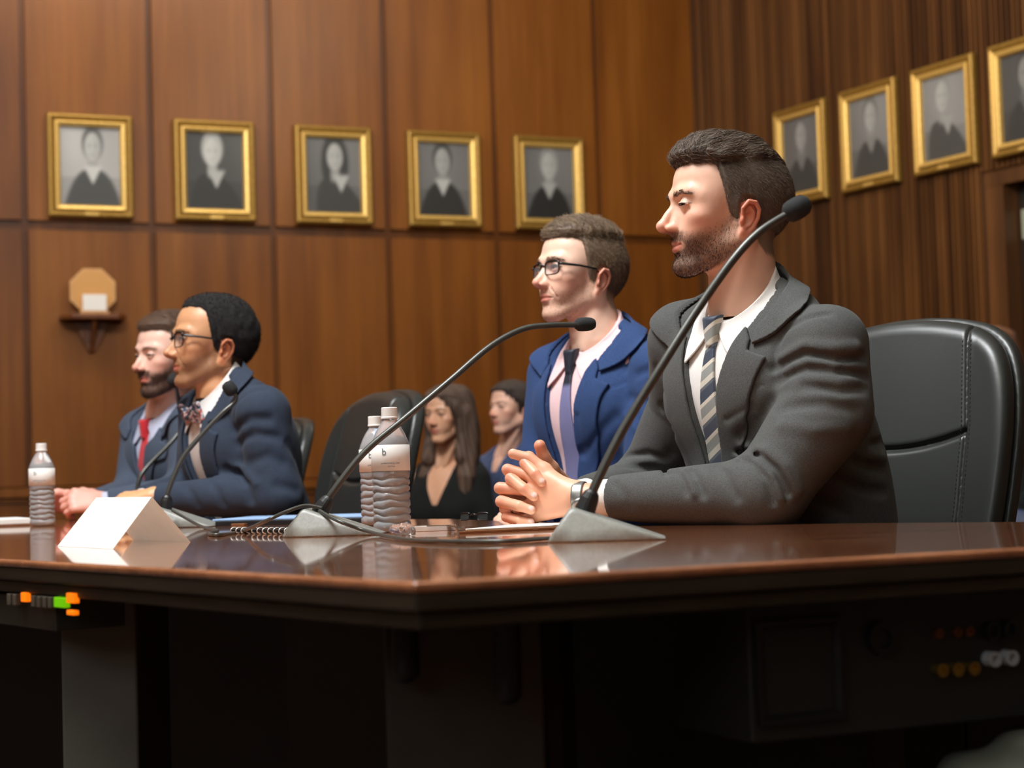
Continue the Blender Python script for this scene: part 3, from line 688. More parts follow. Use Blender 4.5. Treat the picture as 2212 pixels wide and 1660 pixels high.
c = P(722, 900, 4.80); make_chair((c.x, c.y, 0), facing(63), 'empty black leather chair between the bow-tie man and the women', hz=0.958)
c = P(514, 950, 5.42); make_chair((c.x, c.y, 0), facing(66), 'black leather chair mostly hidden by the bow-tie man', hz=0.915)
# ------------------------------------------------------------------ microphones
M_MIC = noisy('mic_base_grey', srgb(134, 135, 128), srgb(120, 121, 115), 200, 0.42); M_NECK = simple('gooseneck', srgb(74, 75, 71), 0.32, metal=0.35); M_FOAM = noisy('foam', srgb(34, 36, 36), srgb(22, 23, 24), 500, 0.9, bstr=0.5); M_COLL = simple('mic_collar', srgb(30, 31, 31), 0.4)
def mic_base_sdf(p):
    """wedge: tall at the left end, thin at the right; x along, y across"""
    foot = s_pg2(p[:, 0], p[:, 1], [(-0.095, -0.045), (-0.055, -0.058), (0.07, -0.050), (0.098, -0.018), (0.098, 0.018), (0.07, 0.050), (-0.055, 0.058), (-0.095, 0.045)])
    a = (p[:, 2]-(0.043-0.36*(p[:, 0]+0.045)))/1.06
    l = (-(p[:, 0]+0.095)+0.72*p[:, 2])/1.23
    s = (np.abs(p[:, 1])-0.060+0.55*p[:, 2])/1.14
    d = smax(smax(smax(a, foot, 0.006), l, 0.008), s, 0.006)
    return np.maximum(d, -p[:, 2])
V, Q = surf(mic_base_sdf, (-0.11, -0.07, -0.004), (0.11, 0.07, 0.06), 0.002)
MB = np_mesh('base', V, Q); MB.materials.append(M_MIC); MB.shade_smooth()
def microphone(base, rz, path, head_len, head_r, label, neck_r=(0.0062, 0.0048), tipdir=None, foam_label=None):
    root = empty('gooseneck_microphone', base, rz); tag(root, label, 'microphone', 'gooseneck microphones on the table')
    o = bpy.data.objects.new('base', MB); COL.objects.link(o); o.parent = root
    inv = Matrix.LocRotScale(Vector(base), Matrix.Rotation(rz, 3, 'Z').to_quaternion(), None).inverted()
    pts = [inv @ Vector(q) for q in path]
    sm = catmull(pts, 10); n = len(sm); rs = [neck_r[0]+(neck_r[1]-neck_r[0])*i/(n-1) for i in range(n)]
    bm = bmesh.new(); add_tube(bm, sm, rs, 14); from_bm('gooseneck', bm, M_NECK, root, smooth=True)
    d0 = (sm[2]-sm[0]).normalized(); bm = bmesh.new(); q = sm[0]-d0*0.012
    add_tube(bm, [q, q+d0*0.006, q+d0*0.022, q+d0*0.030, q+d0*0.034], [0.0145, 0.0145, 0.0130, 0.0105, 0.007], 20); from_bm('collar', bm, M_COLL, root, smooth=False)
    d1 = (sm[-1]-sm[-4]).normalized() if tipdir is None else (inv.to_3x3() @ Vector(tipdir)).normalized()
    t = sm[-1]; L, R = head_len, head_r; bm = bmesh.new()
    prof = [(0.0, 0.30), (0.06, 0.62), (0.18, 0.92), (0.35, 1.0), (0.6, 1.0), (0.8, 0.92), (0.93, 0.68), (1.0, 0.12)]
    add_tube(bm, [t+d1*(L*a-0.004) for a, b in prof], [R*b for a, b in prof], 20); h = from_bm('windscreen', bm, M_FOAM, root, smooth=True); h['label'] = 'black foam windscreen'
    return root
b1 = on_z(1318, 1158); b1 = P(1330, 1150, 2.48); b1.z = TABLE_Z
microphone(tuple(b1), math.radians(-4), [P(1268, 1092, 2.48), P(1290, 1040, 2.48), P(1345, 930, 2.49), P(1430, 790, 2.50), P(1510, 665, 2.52), P(1585, 560, 2.53), P(1640, 502, 2.54), P(1700, 463, 2.55)], 0.044, 0.0165,
           'gooseneck microphone nearest, its stem crossing the charcoal-suited man', neck_r=(0.0068, 0.0056), tipdir=P(1745, 437, 2.56)-P(1700, 463, 2.55))
b2 = P(738, 1142, 3.02); b2.z = TABLE_Z
microphone(tuple(b2), math.radians(-6), [P(697, 1098, 3.02), P(730, 1048, 3.02), P(790, 975, 3.03), P(880, 900, 3.05), P(975, 820, 3.08), P(1060, 748, 3.12), P(1130, 711, 3.15), P(1190, 703, 3.17), P(1245, 702, 3.2)], 0.043, 0.0125,
           'gooseneck microphone in the middle, its stem rising in front of the water bottles', neck_r=(0.0060, 0.0050), tipdir=P(1295, 699, 3.22)-P(1245, 702, 3.2))
b3 = P(402, 1118, 3.86); b3.z = TABLE_Z
microphone(tuple(b3), math.radians(-8), [P(358, 1092, 3.86), P(366, 1055, 3.86), P(395, 990, 3.87), P(440, 935, 3.88), P(480, 893, 3.89), P(504, 872, 3.90), P(510, 858, 3.90), P(504, 850, 3.90)], 0.034, 0.0150,
           'gooseneck microphone in front of the bow-tie man', neck_r=(0.0058, 0.0046), tipdir=P(494, 836, 3.90)-P(504, 850, 3.90))
b4 = Vector((-0.94, 4.64, TABLE_Z))
microphone(tuple(b4), math.radians(-8), [b4+Vector((-0.04, 0, 0.045)), b4+Vector((-0.03, 0.0, 0.12)), P(386, 935, 4.72), P(386, 872, 4.70), P(378, 826, 4.50)], 0.040, 0.0175,
           'gooseneck microphone mostly hidden, its tip by the chin of the bow-tie man', tipdir=P(368, 803, 4.38)-P(378, 826, 4.50))
def cable(name, pts, r, label, mat=None, lay=True):
    bm = bmesh.new(); add_tube(bm, catmull(pts, 8), r, 8); o = from_bm(name, bm, mat or M_NECK, smooth=True); tag(o, label, 'cable'); return o
T0 = TABLE_Z+0.0035
def tp(px, py, dz=0.0): q = on_z(px, py, T0+dz); return q
cable('cable', [P(696, 1099, 3.005), P(660, 1093, 3.0), P(618, 1106, 2.98), P(570, 1128, 2.97), tp(520, 1149), tp(470, 1156), tp(452, 1153), tp(470, 1147), tp(440, 1140), P(405, 1122, 3.76), P(372, 1103, 3.80)], 0.0033, 'grey cable looping from the middle microphone to the one at the left')
cable('cable', [P(690, 1104, 2.995), P(735, 1128, 2.95), P(800, 1150, 2.93), tp(870, 1165), tp(960, 1170), tp(1080, 1170), tp(1150, 1166), tp(1195, 1163)], 0.0033, 'grey cable running along the table towards the nearest microphone')

# ------------------------------------------------------------------ water bottles
M_PET = simple('bottle_plastic', (1, 1, 1, 1), 0.04, trans=0.70, ior=1.35); M_WATER = simple('water', (1, 1, 1, 1), 0.02, trans=0.55, ior=1.33)
M_CAP = simple('bottle_cap', srgb(240, 238, 232), 0.45); M_LAB = simple('bottle_label', srgb(236, 234, 228), 0.55); M_INK = simple('label_ink', srgb(110, 128, 134), 0.6)
def bottle_prof(rs=1.0):
    p = [(0, 0.002), (0.018, 0.0), (0.029, 0.001), (0.0325, 0.006), (0.0330, 0.012)]
    z = 0.014
    while z < 0.098:
        p += [(0.0326, z), (0.0318, z+0.0022), (0.0292, z+0.0045), (0.0318, z+0.0068), (0.0326, z+0.0085)]; z += 0.0125
    p += [(0.0328, 0.102), (0.0330, 0.104), (0.0330, 0.150), (0.0328, 0.153), (0.0305, 0.160), (0.0255, 0.172), (0.0190, 0.184), (0.0140, 0.191), (0.0128, 0.195), (0.0128, 0.200)]
    return [(r*rs, z) for r, z in p]
def wavy(bm):
    for v in bm.verts:
        if 0.016 < v.co.z < 0.098: a = math.atan2(v.co.y, v.co.x); v.co.z += 0.0018*math.sin(3*a+v.co.z*120)+0.0008*math.sin(7*a)
def bottle(px, py, Y, s, label, mark=True, lean=0.0):
    c = P(px, py, Y); root = empty('water_bottle', (c.x, c.y, TABLE_Z)); root.scale = (s, s, s); root.rotation_euler = (0, lean, 0); tag(root, label, 'bottle', 'water bottles on the table')
    bm = bmesh.new(); add_lathe(bm, bottle_prof(), n=64); wavy(bm); from_bm('bottle_body', bm, M_PET, root, smooth=True)
    bm = bmesh.new(); pr = [(r*0.965, max(z, 0.003)+0.0004) for r, z in bottle_prof() if z < 0.166]; pr[0] = (0, pr[0][1]); pr.append((0, pr[-1][1])); add_lathe(bm, pr, n=64); wavy(bm); from_bm('water', bm, M_WATER, root, smooth=True)
    bm = bmesh.new(); add_lathe(bm, [(0.0, 0.2165), (0.0130, 0.2165), (0.0140, 0.2155), (0.0142, 0.200), (0.0150, 0.1995), (0.0150, 0.1965), (0.0132, 0.1965)], n=36); from_bm('cap', bm, M_CAP, root, smooth=False, bevel=0.0004)
    bm = bmesh.new(); add_lathe(bm, [(0.0334, 0.106), (0.0338, 0.1062), (0.0338, 0.1508), (0.0334, 0.151)], n=48); lb = from_bm('bottle_label', bm, M_LAB, root, smooth=True)
    if mark:
        for txt, size, z, dx in (('b', 0.017, 0.130, -0.009), ('purified drinking water', 0.0036, 0.1175, 0.002), ('16.9 fl oz', 0.0034, 0.112, 0.003)):
            cu = bpy.data.curves.new('label_text', 'FONT'); cu.body = txt; cu.size = size; cu.align_x = 'CENTER'; cu.align_y = 'BOTTOM'; cu.extrude = 0.00015
            t = bpy.data.objects.new('tmp', cu); COL.objects.link(t); dg = bpy.context.evaluated_depsgraph_get(); me = bpy.data.meshes.new_from_object(t.evaluated_get(dg)); bpy.data.objects.remove(t)
            v = np.zeros(len(me.vertices)*3); me.vertices.foreach_get('co', v); v = v.reshape(-1, 3)
            a = (v[:, 0]+dx)/0.034; R_ = 0.0341+v[:, 2]; w = np.stack([R_*np.sin(a), -R_*np.cos(a), v[:, 1]+z], 1); me.vertices.foreach_set('co', w.ravel()); me.update()
            link_mesh('label_text', me, M_INK, lb, smooth=False)
    return root
bottle(848, 1150, 3.10, 1.0, 'clear water bottle, front one of the pair beside the middle microphone')
bottle(816, 1125, 3.55, 1.0, 'clear water bottle behind and left of the front bottle of the pair')
bottle(92, 1128, 4.35, 0.93, 'clear water bottle standing alone at the far left of the table')
# ------------------------------------------------------------------ folded name card
cd = empty('tent_card', (-0.62, 2.83, TABLE_Z)); tag(cd, 'white folded name card standing on the table at the left front', 'name card')
M_CARD = noisy('card_stock', srgb(250, 248, 244), srgb(244, 240, 234), 40, 0.75)
_nt = M_CARD.node_tree; _tr = N(_nt, 'ShaderNodeBsdfTranslucent'); _tr.inputs[0].default_value = (0.9, 0.84, 0.76, 1); _mx = N(_nt, 'ShaderNodeMixShader'); _mx.inputs[0].default_value = 0.42
_nt.links.new(_nt.nodes['Principled BSDF'].outputs[0], _mx.inputs[1]); _nt.links.new(_tr.outputs[0], _mx.inputs[2]); _nt.links.new(_mx.outputs[0], _nt.nodes['Material Output'].inputs[0])
cA, cB, cC = on_z(124, 1181), on_z(244, 1187), on_z(411, 1172); nrr_ = cA-cB
rB = P(328, 1074, 2.83); rA = rB+Vector((nrr_.x, nrr_.y, 0)); cD = cC+Vector((nrr_.x, nrr_.y, 0))
off = Vector(cd.location)
def sheet(name, q, t=0.0006):
    bm = bmesh.new(); vs = [bm.verts.new(Vector(v)-off) for v in q]; bm.faces.new(vs); o = from_bm(name, bm, M_CARD, cd); s_ = o.modifiers.new('s', 'SOLIDIFY'); s_.thickness = t; s_.offset = 0; return o
lf = sheet('front_leaf', [cA, cB, rB, rA]); sheet('back_leaf', [cC, cD, rA, rB])
ux = (cB-cA); uz = (rA-cA); ux_n, uz_n = ux.normalized(), uz.normalized(); nn = ux_n.cross(uz_n).normalized()
if nn.dot(CAMP-cA) < 0: nn = -nn
cu = bpy.data.curves.new('card_text', 'FONT'); cu.body = 'RESPONDENT'; cu.size = 0.032; cu.align_x = 'CENTER'; cu.align_y = 'CENTER'
t = bpy.data.objects.new('tmp', cu); COL.objects.link(t); me = bpy.data.meshes.new_from_object(t.evaluated_get(bpy.context.evaluated_depsgraph_get())); bpy.data.objects.remove(t)
v = np.zeros(len(me.vertices)*3); me.vertices.foreach_get('co', v); v = v.reshape(-1, 3)
sc = ux.length*0.72/(v[:, 0].max()-v[:, 0].min()); mid_ = A3(cA+ux*0.5+uz*0.5-off); w = mid_+v[:, :1]*sc*A3(ux_n)+v[:, 1:2]*1.0*A3(uz_n)+A3(nn)*0.0006
me.vertices.foreach_set('co', w.ravel()); me.update(); link_mesh('card_lettering', me, simple('faint_ink', srgb(236, 228, 224), 0.8), lf, smooth=False)
# ------------------------------------------------------------------ papers and small things
def slab(name, pts, h, mat, label, cat, z0=TABLE_Z, group=None, bev=0.0008, par=None):
    c = Vector((sum(p[0] for p in pts)/len(pts), sum(p[1] for p in pts)/len(pts), z0)); bm = bmesh.new(); add_prism(bm, [(p[0]-c.x, p[1]-c.y) for p in pts], 0, h)
    o = from_bm(name, bm, mat, par, bevel=bev); o.location = c if par is None else c-Vector(par.location)
    if par is None: tag(o, label, cat, group)
    return o
def quad(cx, cy, w, d, rz):
    c, s = math.cos(rz), math.sin(rz); return [(cx+c*x-s*y, cy+s*x+c*y) for x, y in ((-w/2, -d/2), (w/2, -d/2), (w/2, d/2), (-w/2, d/2))]
M_PAPER = simple('paper', srgb(244, 242, 236), 0.8); M_BLUEF = simple('blue_folder', srgb(150, 180, 220), 0.55); M_BRD = noisy('clipboard_brown', srgb(126, 84, 52), srgb(108, 70, 42), 30, 0.5)
M_BLK2 = simple('black_cover', srgb(18, 18, 20), 0.4)
fa = quad(-0.455, 3.92, 0.34, 0.24, math.radians(-12)); slab('black_binder', fa, 0.010, M_BLK2, 'black binder lying under the light blue folder', 'binder')
slab('blue_folder', quad(-0.46, 3.925, 0.345, 0.235, math.radians(-13)), 0.004, M_BLUEF, 'light blue paper folder lying on the black binder', 'folder', z0=TABLE_Z+0.0105)
nb = empty('spiral_notebook', (-0.44, 3.06, TABLE_Z)); tag(nb, 'black spiral notebook with metal rings, left of the middle microphone base', 'notebook')
q1, q2 = on_z(470, 1156), on_z(640, 1158); nbv = (q2-q1)
cn = (q1+q2)/2+Vector((0.055, 0.10, 0)); rzn = math.atan2(nbv.y, nbv.x); nb.location = (cn.x, cn.y, TABLE_Z); nb.rotation_euler = (0, 0, rzn)
bm = bmesh.new(); add_box(bm, (0, 0.008, 0.004), (0.21, 0.15, 0.008)); from_bm('cover', bm, M_BLK2, nb, bevel=0.001)
for i in range(12):
    bm = bmesh.new(); x = -0.095+i*0.0172; add_tube(bm, [(x, -0.066+0.008*math.cos(a), 0.006+0.0052*math.sin(a)) for a in np.linspace(0, 2*PI, 13)], 0.0014, 6, caps=False); from_bm('spiral_ring', bm, simple('ring_wire', srgb(225, 222, 214), 0.25, metal=0.6) if 'ring_wire' not in bpy.data.materials else bpy.data.materials['ring_wire'], nb, smooth=True)
pe = on_z(560, 1124); bm = bmesh.new(); add_tube(bm, [(-0.06, 0, 0), (0.05, 0, 0), (0.062, 0, 0)], [0.004, 0.004, 0.001], 10); o = from_bm('pen', bm, simple('pen_grey', srgb(130, 126, 124), 0.3), smooth=False); o.location = (pe.x+0.06, pe.y-0.32, TABLE_Z+0.0042); o.rotation_euler = (0, 0, -0.1); tag(o, 'grey pen lying in front of the blue folder', 'pen')
cl = empty('clipboard', (-0.01, 3.12, TABLE_Z)); tag(cl, 'brown clipboard with white papers under the clasped hands', 'clipboard')
e1, e2 = on_z(1005, 1153, TABLE_Z), on_z(1200, 1143, TABLE_Z)
bp = [(e1.x-0.01, e1.y-0.01), (e2.x, e2.y-0.03), (e2.x+0.10, e2.y+0.19), (e1.x+0.09, e1.y+0.215)]
slab('board', bp, 0.004, M_BRD, None, None, par=cl)
slab('paper_sheets', [(e1.x+0.0, e1.y+0.008), (e2.x-0.005, e2.y-0.018), (e2.x+0.09, e2.y+0.18), (e1.x+0.092, e1.y+0.20)], 0.003, M_PAPER, None, None, z0=TABLE_Z+0.0042, par=cl)
def clip_paper(cx, cy, rz, label, label2):
    slab('clipboard', quad(cx, cy, 0.24, 0.32, rz), 0.005, M_BRD, label, 'clipboard'); slab('paper_stack', quad(cx, cy+0.005, 0.215, 0.28, rz), 0.012, M_PAPER, label2, 'papers', z0=TABLE_Z+0.0052)
clip_paper(-1.36, 4.55, math.radians(25), 'brown clipboard lying at the far left behind the lone bottle', 'white papers stacked on the far left clipboard')
slab('clipboard', quad(-0.60, 3.98, 0.20, 0.27, math.radians(-30)), 0.005, M_BRD, 'brown clipboard beside the elbow of the bow-tie man', 'clipboard')
# sunglasses on the papers
def spectacles(name, fr, w, h, col, lens, label=None, cat=None, root=None, temple=0.135, r=0.0016, top=True):
    """fr: Frame with x forward; lenses at y = +-w*0.62"""
    holder = empty(name) if root is None else None
    par = holder if holder else bpy.data.objects.new(name, None)
    if not holder: COL.objects.link(par); par.parent = root; par.empty_display_size = 0.01
    if label: par['label'] = label
    if cat: par['category'] = cat
    for s in (1, -1):
        cy_ = s*(w/2+0.0095); pts = []
        for k in range(29):
            a = 2*PI*k/28; ca, sa = math.cos(a), math.sin(a); y = cy_+(w/2)*np.sign(ca)*abs(ca)**0.45; z = (h/2)*np.sign(sa)*abs(sa)**0.45; x = -0.0035*((y)/0.05)**2*2
            pts.append(Vector(fr.w(x, y, z)))
        bm = bmesh.new(); add_tube(bm, pts, [r*(1.5 if top and math.sin(2*PI*k/28) > 0.3 else 0.85) for k in range(29)], 8, caps=False); from_bm('rim', bm, col, par, smooth=True)
        bm = bmesh.new(); bm.faces.new([bm.verts.new(p) for p in pts[:-1]]); l = from_bm('lens', bm, lens, par)
        if temple:
            y0 = s*(w+0.0115); bm = bmesh.new(); add_tube(bm, [Vector(fr.w(*q)) for q in ((-0.006, y0-0.002*s, h*0.28), (-0.012, y0+0.004*s, h*0.26), (-0.05, s*0.0765, h*0.15), (-0.090, s*0.0790, h*0.1-0.003), (-0.112, s*0.069, -0.014), (-0.124, s*0.066, -0.034))], [r*1.9, r*1.9, r*1.5, r*1.3, r*1.1, r*0.9], 8); from_bm('temple', bm, col, par, smooth=True)
    bm = bmesh.new(); add_tube(bm, [Vector(fr.w(*q)) for q in ((-0.001, 0.010, h*0.22), (0.002, 0.0, h*0.28), (-0.001, -0.010, h*0.22))], r*1.4, 8); from_bm('bridge', bm, col, par, smooth=True)
    return par
M_GLS = simple('clear_lens', (0.9, 0.95, 1, 1), 0.03, spec=0.8); M_GLS.node_tree.nodes['Principled BSDF'].inputs['Alpha'].default_value = 0.10; M_DARKL = simple('dark_lens', srgb(44, 48, 48), 0.08, spec=0.8)
M_FRM = simple('black_acetate', srgb(18, 18, 20), 0.22)
sg = on_z(1056, 1138); sgf = Frame((sg.x-0.03, sg.y+0.10, TABLE_Z+0.0072+0.0095), (-0.55, -0.83, 0.25))
spectacles('sunglasses', sgf, 0.022, 0.014, M_FRM, M_DARKL, 'small dark sunglasses standing on the papers by the clasped hands', 'sunglasses', temple=0, r=0.0010)
ph = on_z(935, 1148); slab('phone', quad(ph.x, ph.y+0.02, 0.075, 0.045, -0.05), 0.009, simple('phone_white', srgb(232, 228, 222), 0.25), 'small white phone lying right of the front water bottle', 'phone')
# crumpled clear wrapper and key ring
kr = on_z(985, 1148); ke = empty('key_ring', (kr.x, kr.y+0.02, TABLE_Z)); tag(ke, 'bunch of metal keys between the white phone and the clipboard', 'keys')
M_KEY = simple('key_metal', srgb(190, 182, 170), 0.25, metal=0.9)
for i, an in enumerate((0.2, 1.0, 2.2, 3.0)):
    bm = bmesh.new(); R_ = Matrix.Rotation(an, 4, 'Z') @ Matrix.Translation((0, 0, 0.002+i*0.0022))
    add_lathe(bm, [(0.004, 0), (0.010, 0), (0.010, 0.0018), (0.004, 0.0018), (0.004, 0)], (0.012, 0, 0), 16, R_)
    bmesh.ops.create_cube(bm, size=1, matrix=R_ @ Matrix.Translation((0.036, 0, 0.0009)) @ Matrix.Diagonal((0.030, 0.006, 0.0018, 1))); from_bm('key', bm, M_KEY, ke)
wr = on_z(868, 1160)
def wrapf(p):
    q = p-np.array([wr.x, wr.y+0.03, TABLE_Z+0.010]); return s_ell(q, (0, 0, 0), (0.022, 0.016, 0.010))-0.0035*nz3(q, 420, 2)-0.0025*nz3(q, 800, 4)
V, Q = surf(wrapf, (wr.x-0.04, wr.y, TABLE_Z+0.0005), (wr.x+0.04, wr.y+0.07, TABLE_Z+0.03), 0.0018)
o = link_mesh('plastic_wrapper', np_mesh('plastic_wrapper', V, Q), simple('clear_wrap', (1, 1, 1, 1), 0.1, trans=0.9, ior=1.3)); tag(o, 'crumpled clear plastic wrapper at the foot of the front bottle', 'wrapper')
# ------------------------------------------------------------------ heads
EYE = np.array([0.0745, 0.0315, 0.0185])
def head_sdf(p, o):
    """p in head space (x forward, y left, z up); chin at z=-0.1, crown near z=0.132"""
    q = p.copy(); q[:, 1] = np.abs(q[:, 1]); p2 = q
    fat = o.get('fat', 0.0); jw = o.get('jaw', 1.0); ns = o.get('nose', 1.0); fem = o.get('fem', 0)
    d = s_ell(p2, (-0.018, 0, 0.046), (0.093, 0.075, 0.084))
    d = smin(d, s_ell(p2, (0.022, 0, 0.055), (0.066, 0.066, 0.066)), 0.02)
    d = smin(d, s_ell(p2, (-0.055, 0, 0.02), (0.052, 0.058, 0.058)), 0.03)
    d = smin(d, s_ell(p2, (0.034, 0, -0.012), (0.055, 0.056+fat, 0.075)), 0.02)
    # jaw and chin
    d = smin(d, s_cap(p2, (-0.008, 0.054*jw+fat, -0.042), (0.062, 0.018, -0.083), 0.017+fat*0.5, 0.015), 0.022)
    d = smin(d, s_cap(p2, (-0.012, 0.057*jw+fat, -0.042), (-0.008, 0.061, 0.01), 0.014, 0.012), 0.02)
    ch = o.get('chin', 0.0)
    d = smin(d, s_ell(p2, (0.072+ch, 0, -0.084), (0.018, 0.021, 0.016)), 0.018)
    # muzzle, cheekbones
    d = smin(d, s_ell(p2, (0.066, 0, -0.042), (0.026, 0.030, 0.034)), 0.016)
    d = smin(d, s_ell(p2, (0.054, 0.043+fat*0.6, -0.004), (0.024, 0.020, 0.018)), 0.018)
    d = smin(d, s_ell(p2, (0.058, 0.030+fat, -0.03), (0.018, 0.020, 0.02)), 0.02)
    # brow ridge
    d = smin(d, s_ell(p2, (0.038, 0.044, 0.026), (0.030, 0.020, 0.026)), 0.016)
    br = 0.0055 if fem else 0.0085
    d = smin(d, s_poly(p2, [(0.086, 0.004, 0.036), (0.0835, 0.022, 0.0395), (0.072, 0.042, 0.040), (0.056, 0.050, 0.031)], [br, br+0.001, br, br-0.002]), 0.014)
    # eye sockets
    d = ssub(d, s_ell(p2, (0.0945, 0.029, 0.0175), (0.0135, 0.0165, 0.0125)), 0.012)
    # lids
    e = o.get('open', 1.0)
    d = smin(d, s_sph(p2, EYE, 0.0139), 0.0045)
    d = smin(d, s_poly(p2, [EYE+(0.0105, -0.0125, -0.002), EYE+(0.0142, -0.003, 0.0062*e+0.001), EYE+(0.011, 0.0095, 0.004*e), EYE+(0.005, 0.0155, -0.001)], 0.0017), 0.002)
    ap = s_ell(p2, EYE+(0.014, 0.0, 0.0002-0.001*(1-e)), (0.011, 0.0138, 0.0050*e))
    d = ssub(d, ap, 0.0012)
    # nose
    nl = 0.006*(ns-1)*3
    hump = o.get('hump', 0.0)
    d = smin(d, s_poly(p2, [(0.081, 0, 0.032), (0.0895+hump*0.4, 0, 0.018), (0.0985+nl*0.6+hump, 0, 0.004), (0.1105+nl, 0, -0.0135)], [0.0058, 0.0062, 0.0075, 0.0088]), 0.010)
    d = smin(d, s_cap(p2, (0.083, 0.004, 0.01), (0.094, 0.010, -0.018), 0.008, 0.008), 0.008)
    d = smin(d, s_sph(p2, (0.1125+nl, 0, -0.0150), 0.0088*ns), 0.006)
    d = smin(d, s_ell(p2, (0.098+nl*0.5, 0.0125, -0.0195), (0.0110, 0.0058, 0.0070)), 0.005)
    d = smin(d, s_cap(p2, (0.112+nl, 0, -0.021), (0.094, 0, -0.0285), 0.0042, 0.004), 0.004)
    d = ssub(d, s_ell(p2, (0.1035+nl*0.7, 0.0078, -0.0262), (0.0058, 0.0036, 0.0042)), 0.0022)
    if o.get('crease', 1): d = ssub(d, s_cap(p2, (0.089, 0.0205, -0.022), (0.098, 0.0205, -0.014), 0.0006, 0.0003), 0.004)
    # folds
    if o.get('crease', 1): d = ssub(d, s_cap(p2, (0.088, 0.0235, -0.026), (0.075, 0.034, -0.048), 0.0004, 0.0001), 0.006)
    # philtrum and lips
    d = ssub(d, s_cap(p2, (0.1, 0, -0.03), (0.0975, 0, -0.038), 0.0018), 0.004)
    sm = o.get('smile', 0.0)
    cz = -0.0475+sm*0.003
    d = smin(d, s_poly(p2, [(0.0925, 0.0, -0.0435), (0.0915, 0.006, -0.0425), (0.086, 0.015, -0.0455+sm*0.001), (0.0785, 0.0235, cz)], [0.0037, 0.0039, 0.0030, 0.0014]), 0.0035)
    d = smin(d, s_poly(p2, [(0.0905, 0.0, -0.0545), (0.0885, 0.009, -0.054), (0.083, 0.0165, -0.0515), (0.0785, 0.0225, cz)], [0.0048, 0.0046, 0.0032, 0.0012]), 0.0035)
    d = ssub(d, s_poly(p2, [(0.0985, 0, -0.0482), (0.0945, 0.009, -0.0484), (0.088, 0.0175, -0.0482+sm*0.0015), (0.080, 0.0255, cz+sm*0.0015)], [0.0011, 0.0011, 0.0010, 0.0012]), 0.0022)
    d = ssub(d, s_cap(p2, (0.0935, 0, -0.0655), (0.089, 0.010, -0.0655), 0.003, 0.002), 0.008)
    # ears
    if o.get('noear'): return d
    d = smin(d, ear_sdf(p2), 0.003)
    return d
EARF = Frame((-0.012, 0.0735, -0.012), (0.93, 0.30, 0.10), up=(0.1, 0.25, 1))
def ear_sdf(p2):
    e = EARF.loc(p2)    # x fwd, y outwards, z up
    e = e.copy(); e[:, 2] *= 0.97
    d = s_ell(e, (-0.004, 0.001, 0.003), (0.0155, 0.0042, 0.0265))
    hel = [(0.008, 0.002, 0.004), (0.0115, 0.004, 0.016), (0.004, 0.0065, 0.0285), (-0.009, 0.008, 0.0285), (-0.0185, 0.0085, 0.018), (-0.0195, 0.0075, 0.003), (-0.0145, 0.005, -0.0115), (-0.006, 0.003, -0.023)]
    d = smin(d, s_poly(e, hel, [0.0026, 0.003, 0.0034, 0.0036, 0.0036, 0.0034, 0.0032, 0.0035]), 0.0025)
    d = smin(d, s_poly(e, [(-0.002, 0.0045, 0.020), (-0.0105, 0.006, 0.012), (-0.0115, 0.0055, 0.001), (-0.006, 0.0045, -0.010), (0.0, 0.0045, -0.0135)], [0.002, 0.0026, 0.0026, 0.0026, 0.0024]), 0.003)
    d = smin(d, s_ell(e, (0.0005, 0.002, -0.0245), (0.0085, 0.0045, 0.0095)), 0.005)
    d = ssub(d, s_ell(e, (-0.001, 0.0075, 0.0), (0.0075, 0.0075, 0.0105)), 0.003)
    d = smin(d, s_ell(e, (0.0085, 0.0035, -0.003), (0.0035, 0.0035, 0.006)), 0.003)
    d = smin(d, s_cap(e, (0.004, -0.012, -0.008), (-0.004, -0.010, 0.012), 0.009), 0.004)
    return d
def sstep(a, b, x):
    t = np.clip((x-a)/(b-a), 0, 1); return t*t*(3-2*t)
def hair_low(x, st=0.0):
    pts_x = np.array([-0.2, -0.075, -0.055, -0.036, -0.024, -0.012, -0.004, 0.0005, 0.010, 0.018, 0.026, 0.031, 0.040, 0.055, 0.075, 0.12])
    pts_z = np.array([-0.072, -0.072, -0.068, -0.045, -0.024, 0.014, 0.014, -0.018, -0.006, 0.018, 0.052, 0.076, 0.084, 0.087, 0.088, 0.088])
    return np.interp(x, pts_x, pts_z)+st*sstep(0.0, 0.05, x)
def hair_mask(q, o):
    """1 inside the hair-bearing scalp; q in head space (y folded)"""
    st = o.get('hairline', 0.0)
    x, y, z = q[:, 0], np.abs(q[:, 1]), q[:, 2]
    # hairline height as a function of how far forward
    zl = hair_low(x, st)
    m = sstep(-0.005, 0.006, z-zl+0.0022*np.sin(x*700+y*500)*np.sin(z*650+y*300))
    e = EARF.loc(np.stack([x, y, z], 1)); m = m*sstep(0.9, 1.15, np.sqrt((e[:, 0]/0.026)**2+(e[:, 2]/0.037)**2)+np.where(e[:, 1] < -0.004, 1.0, 0))
    return m
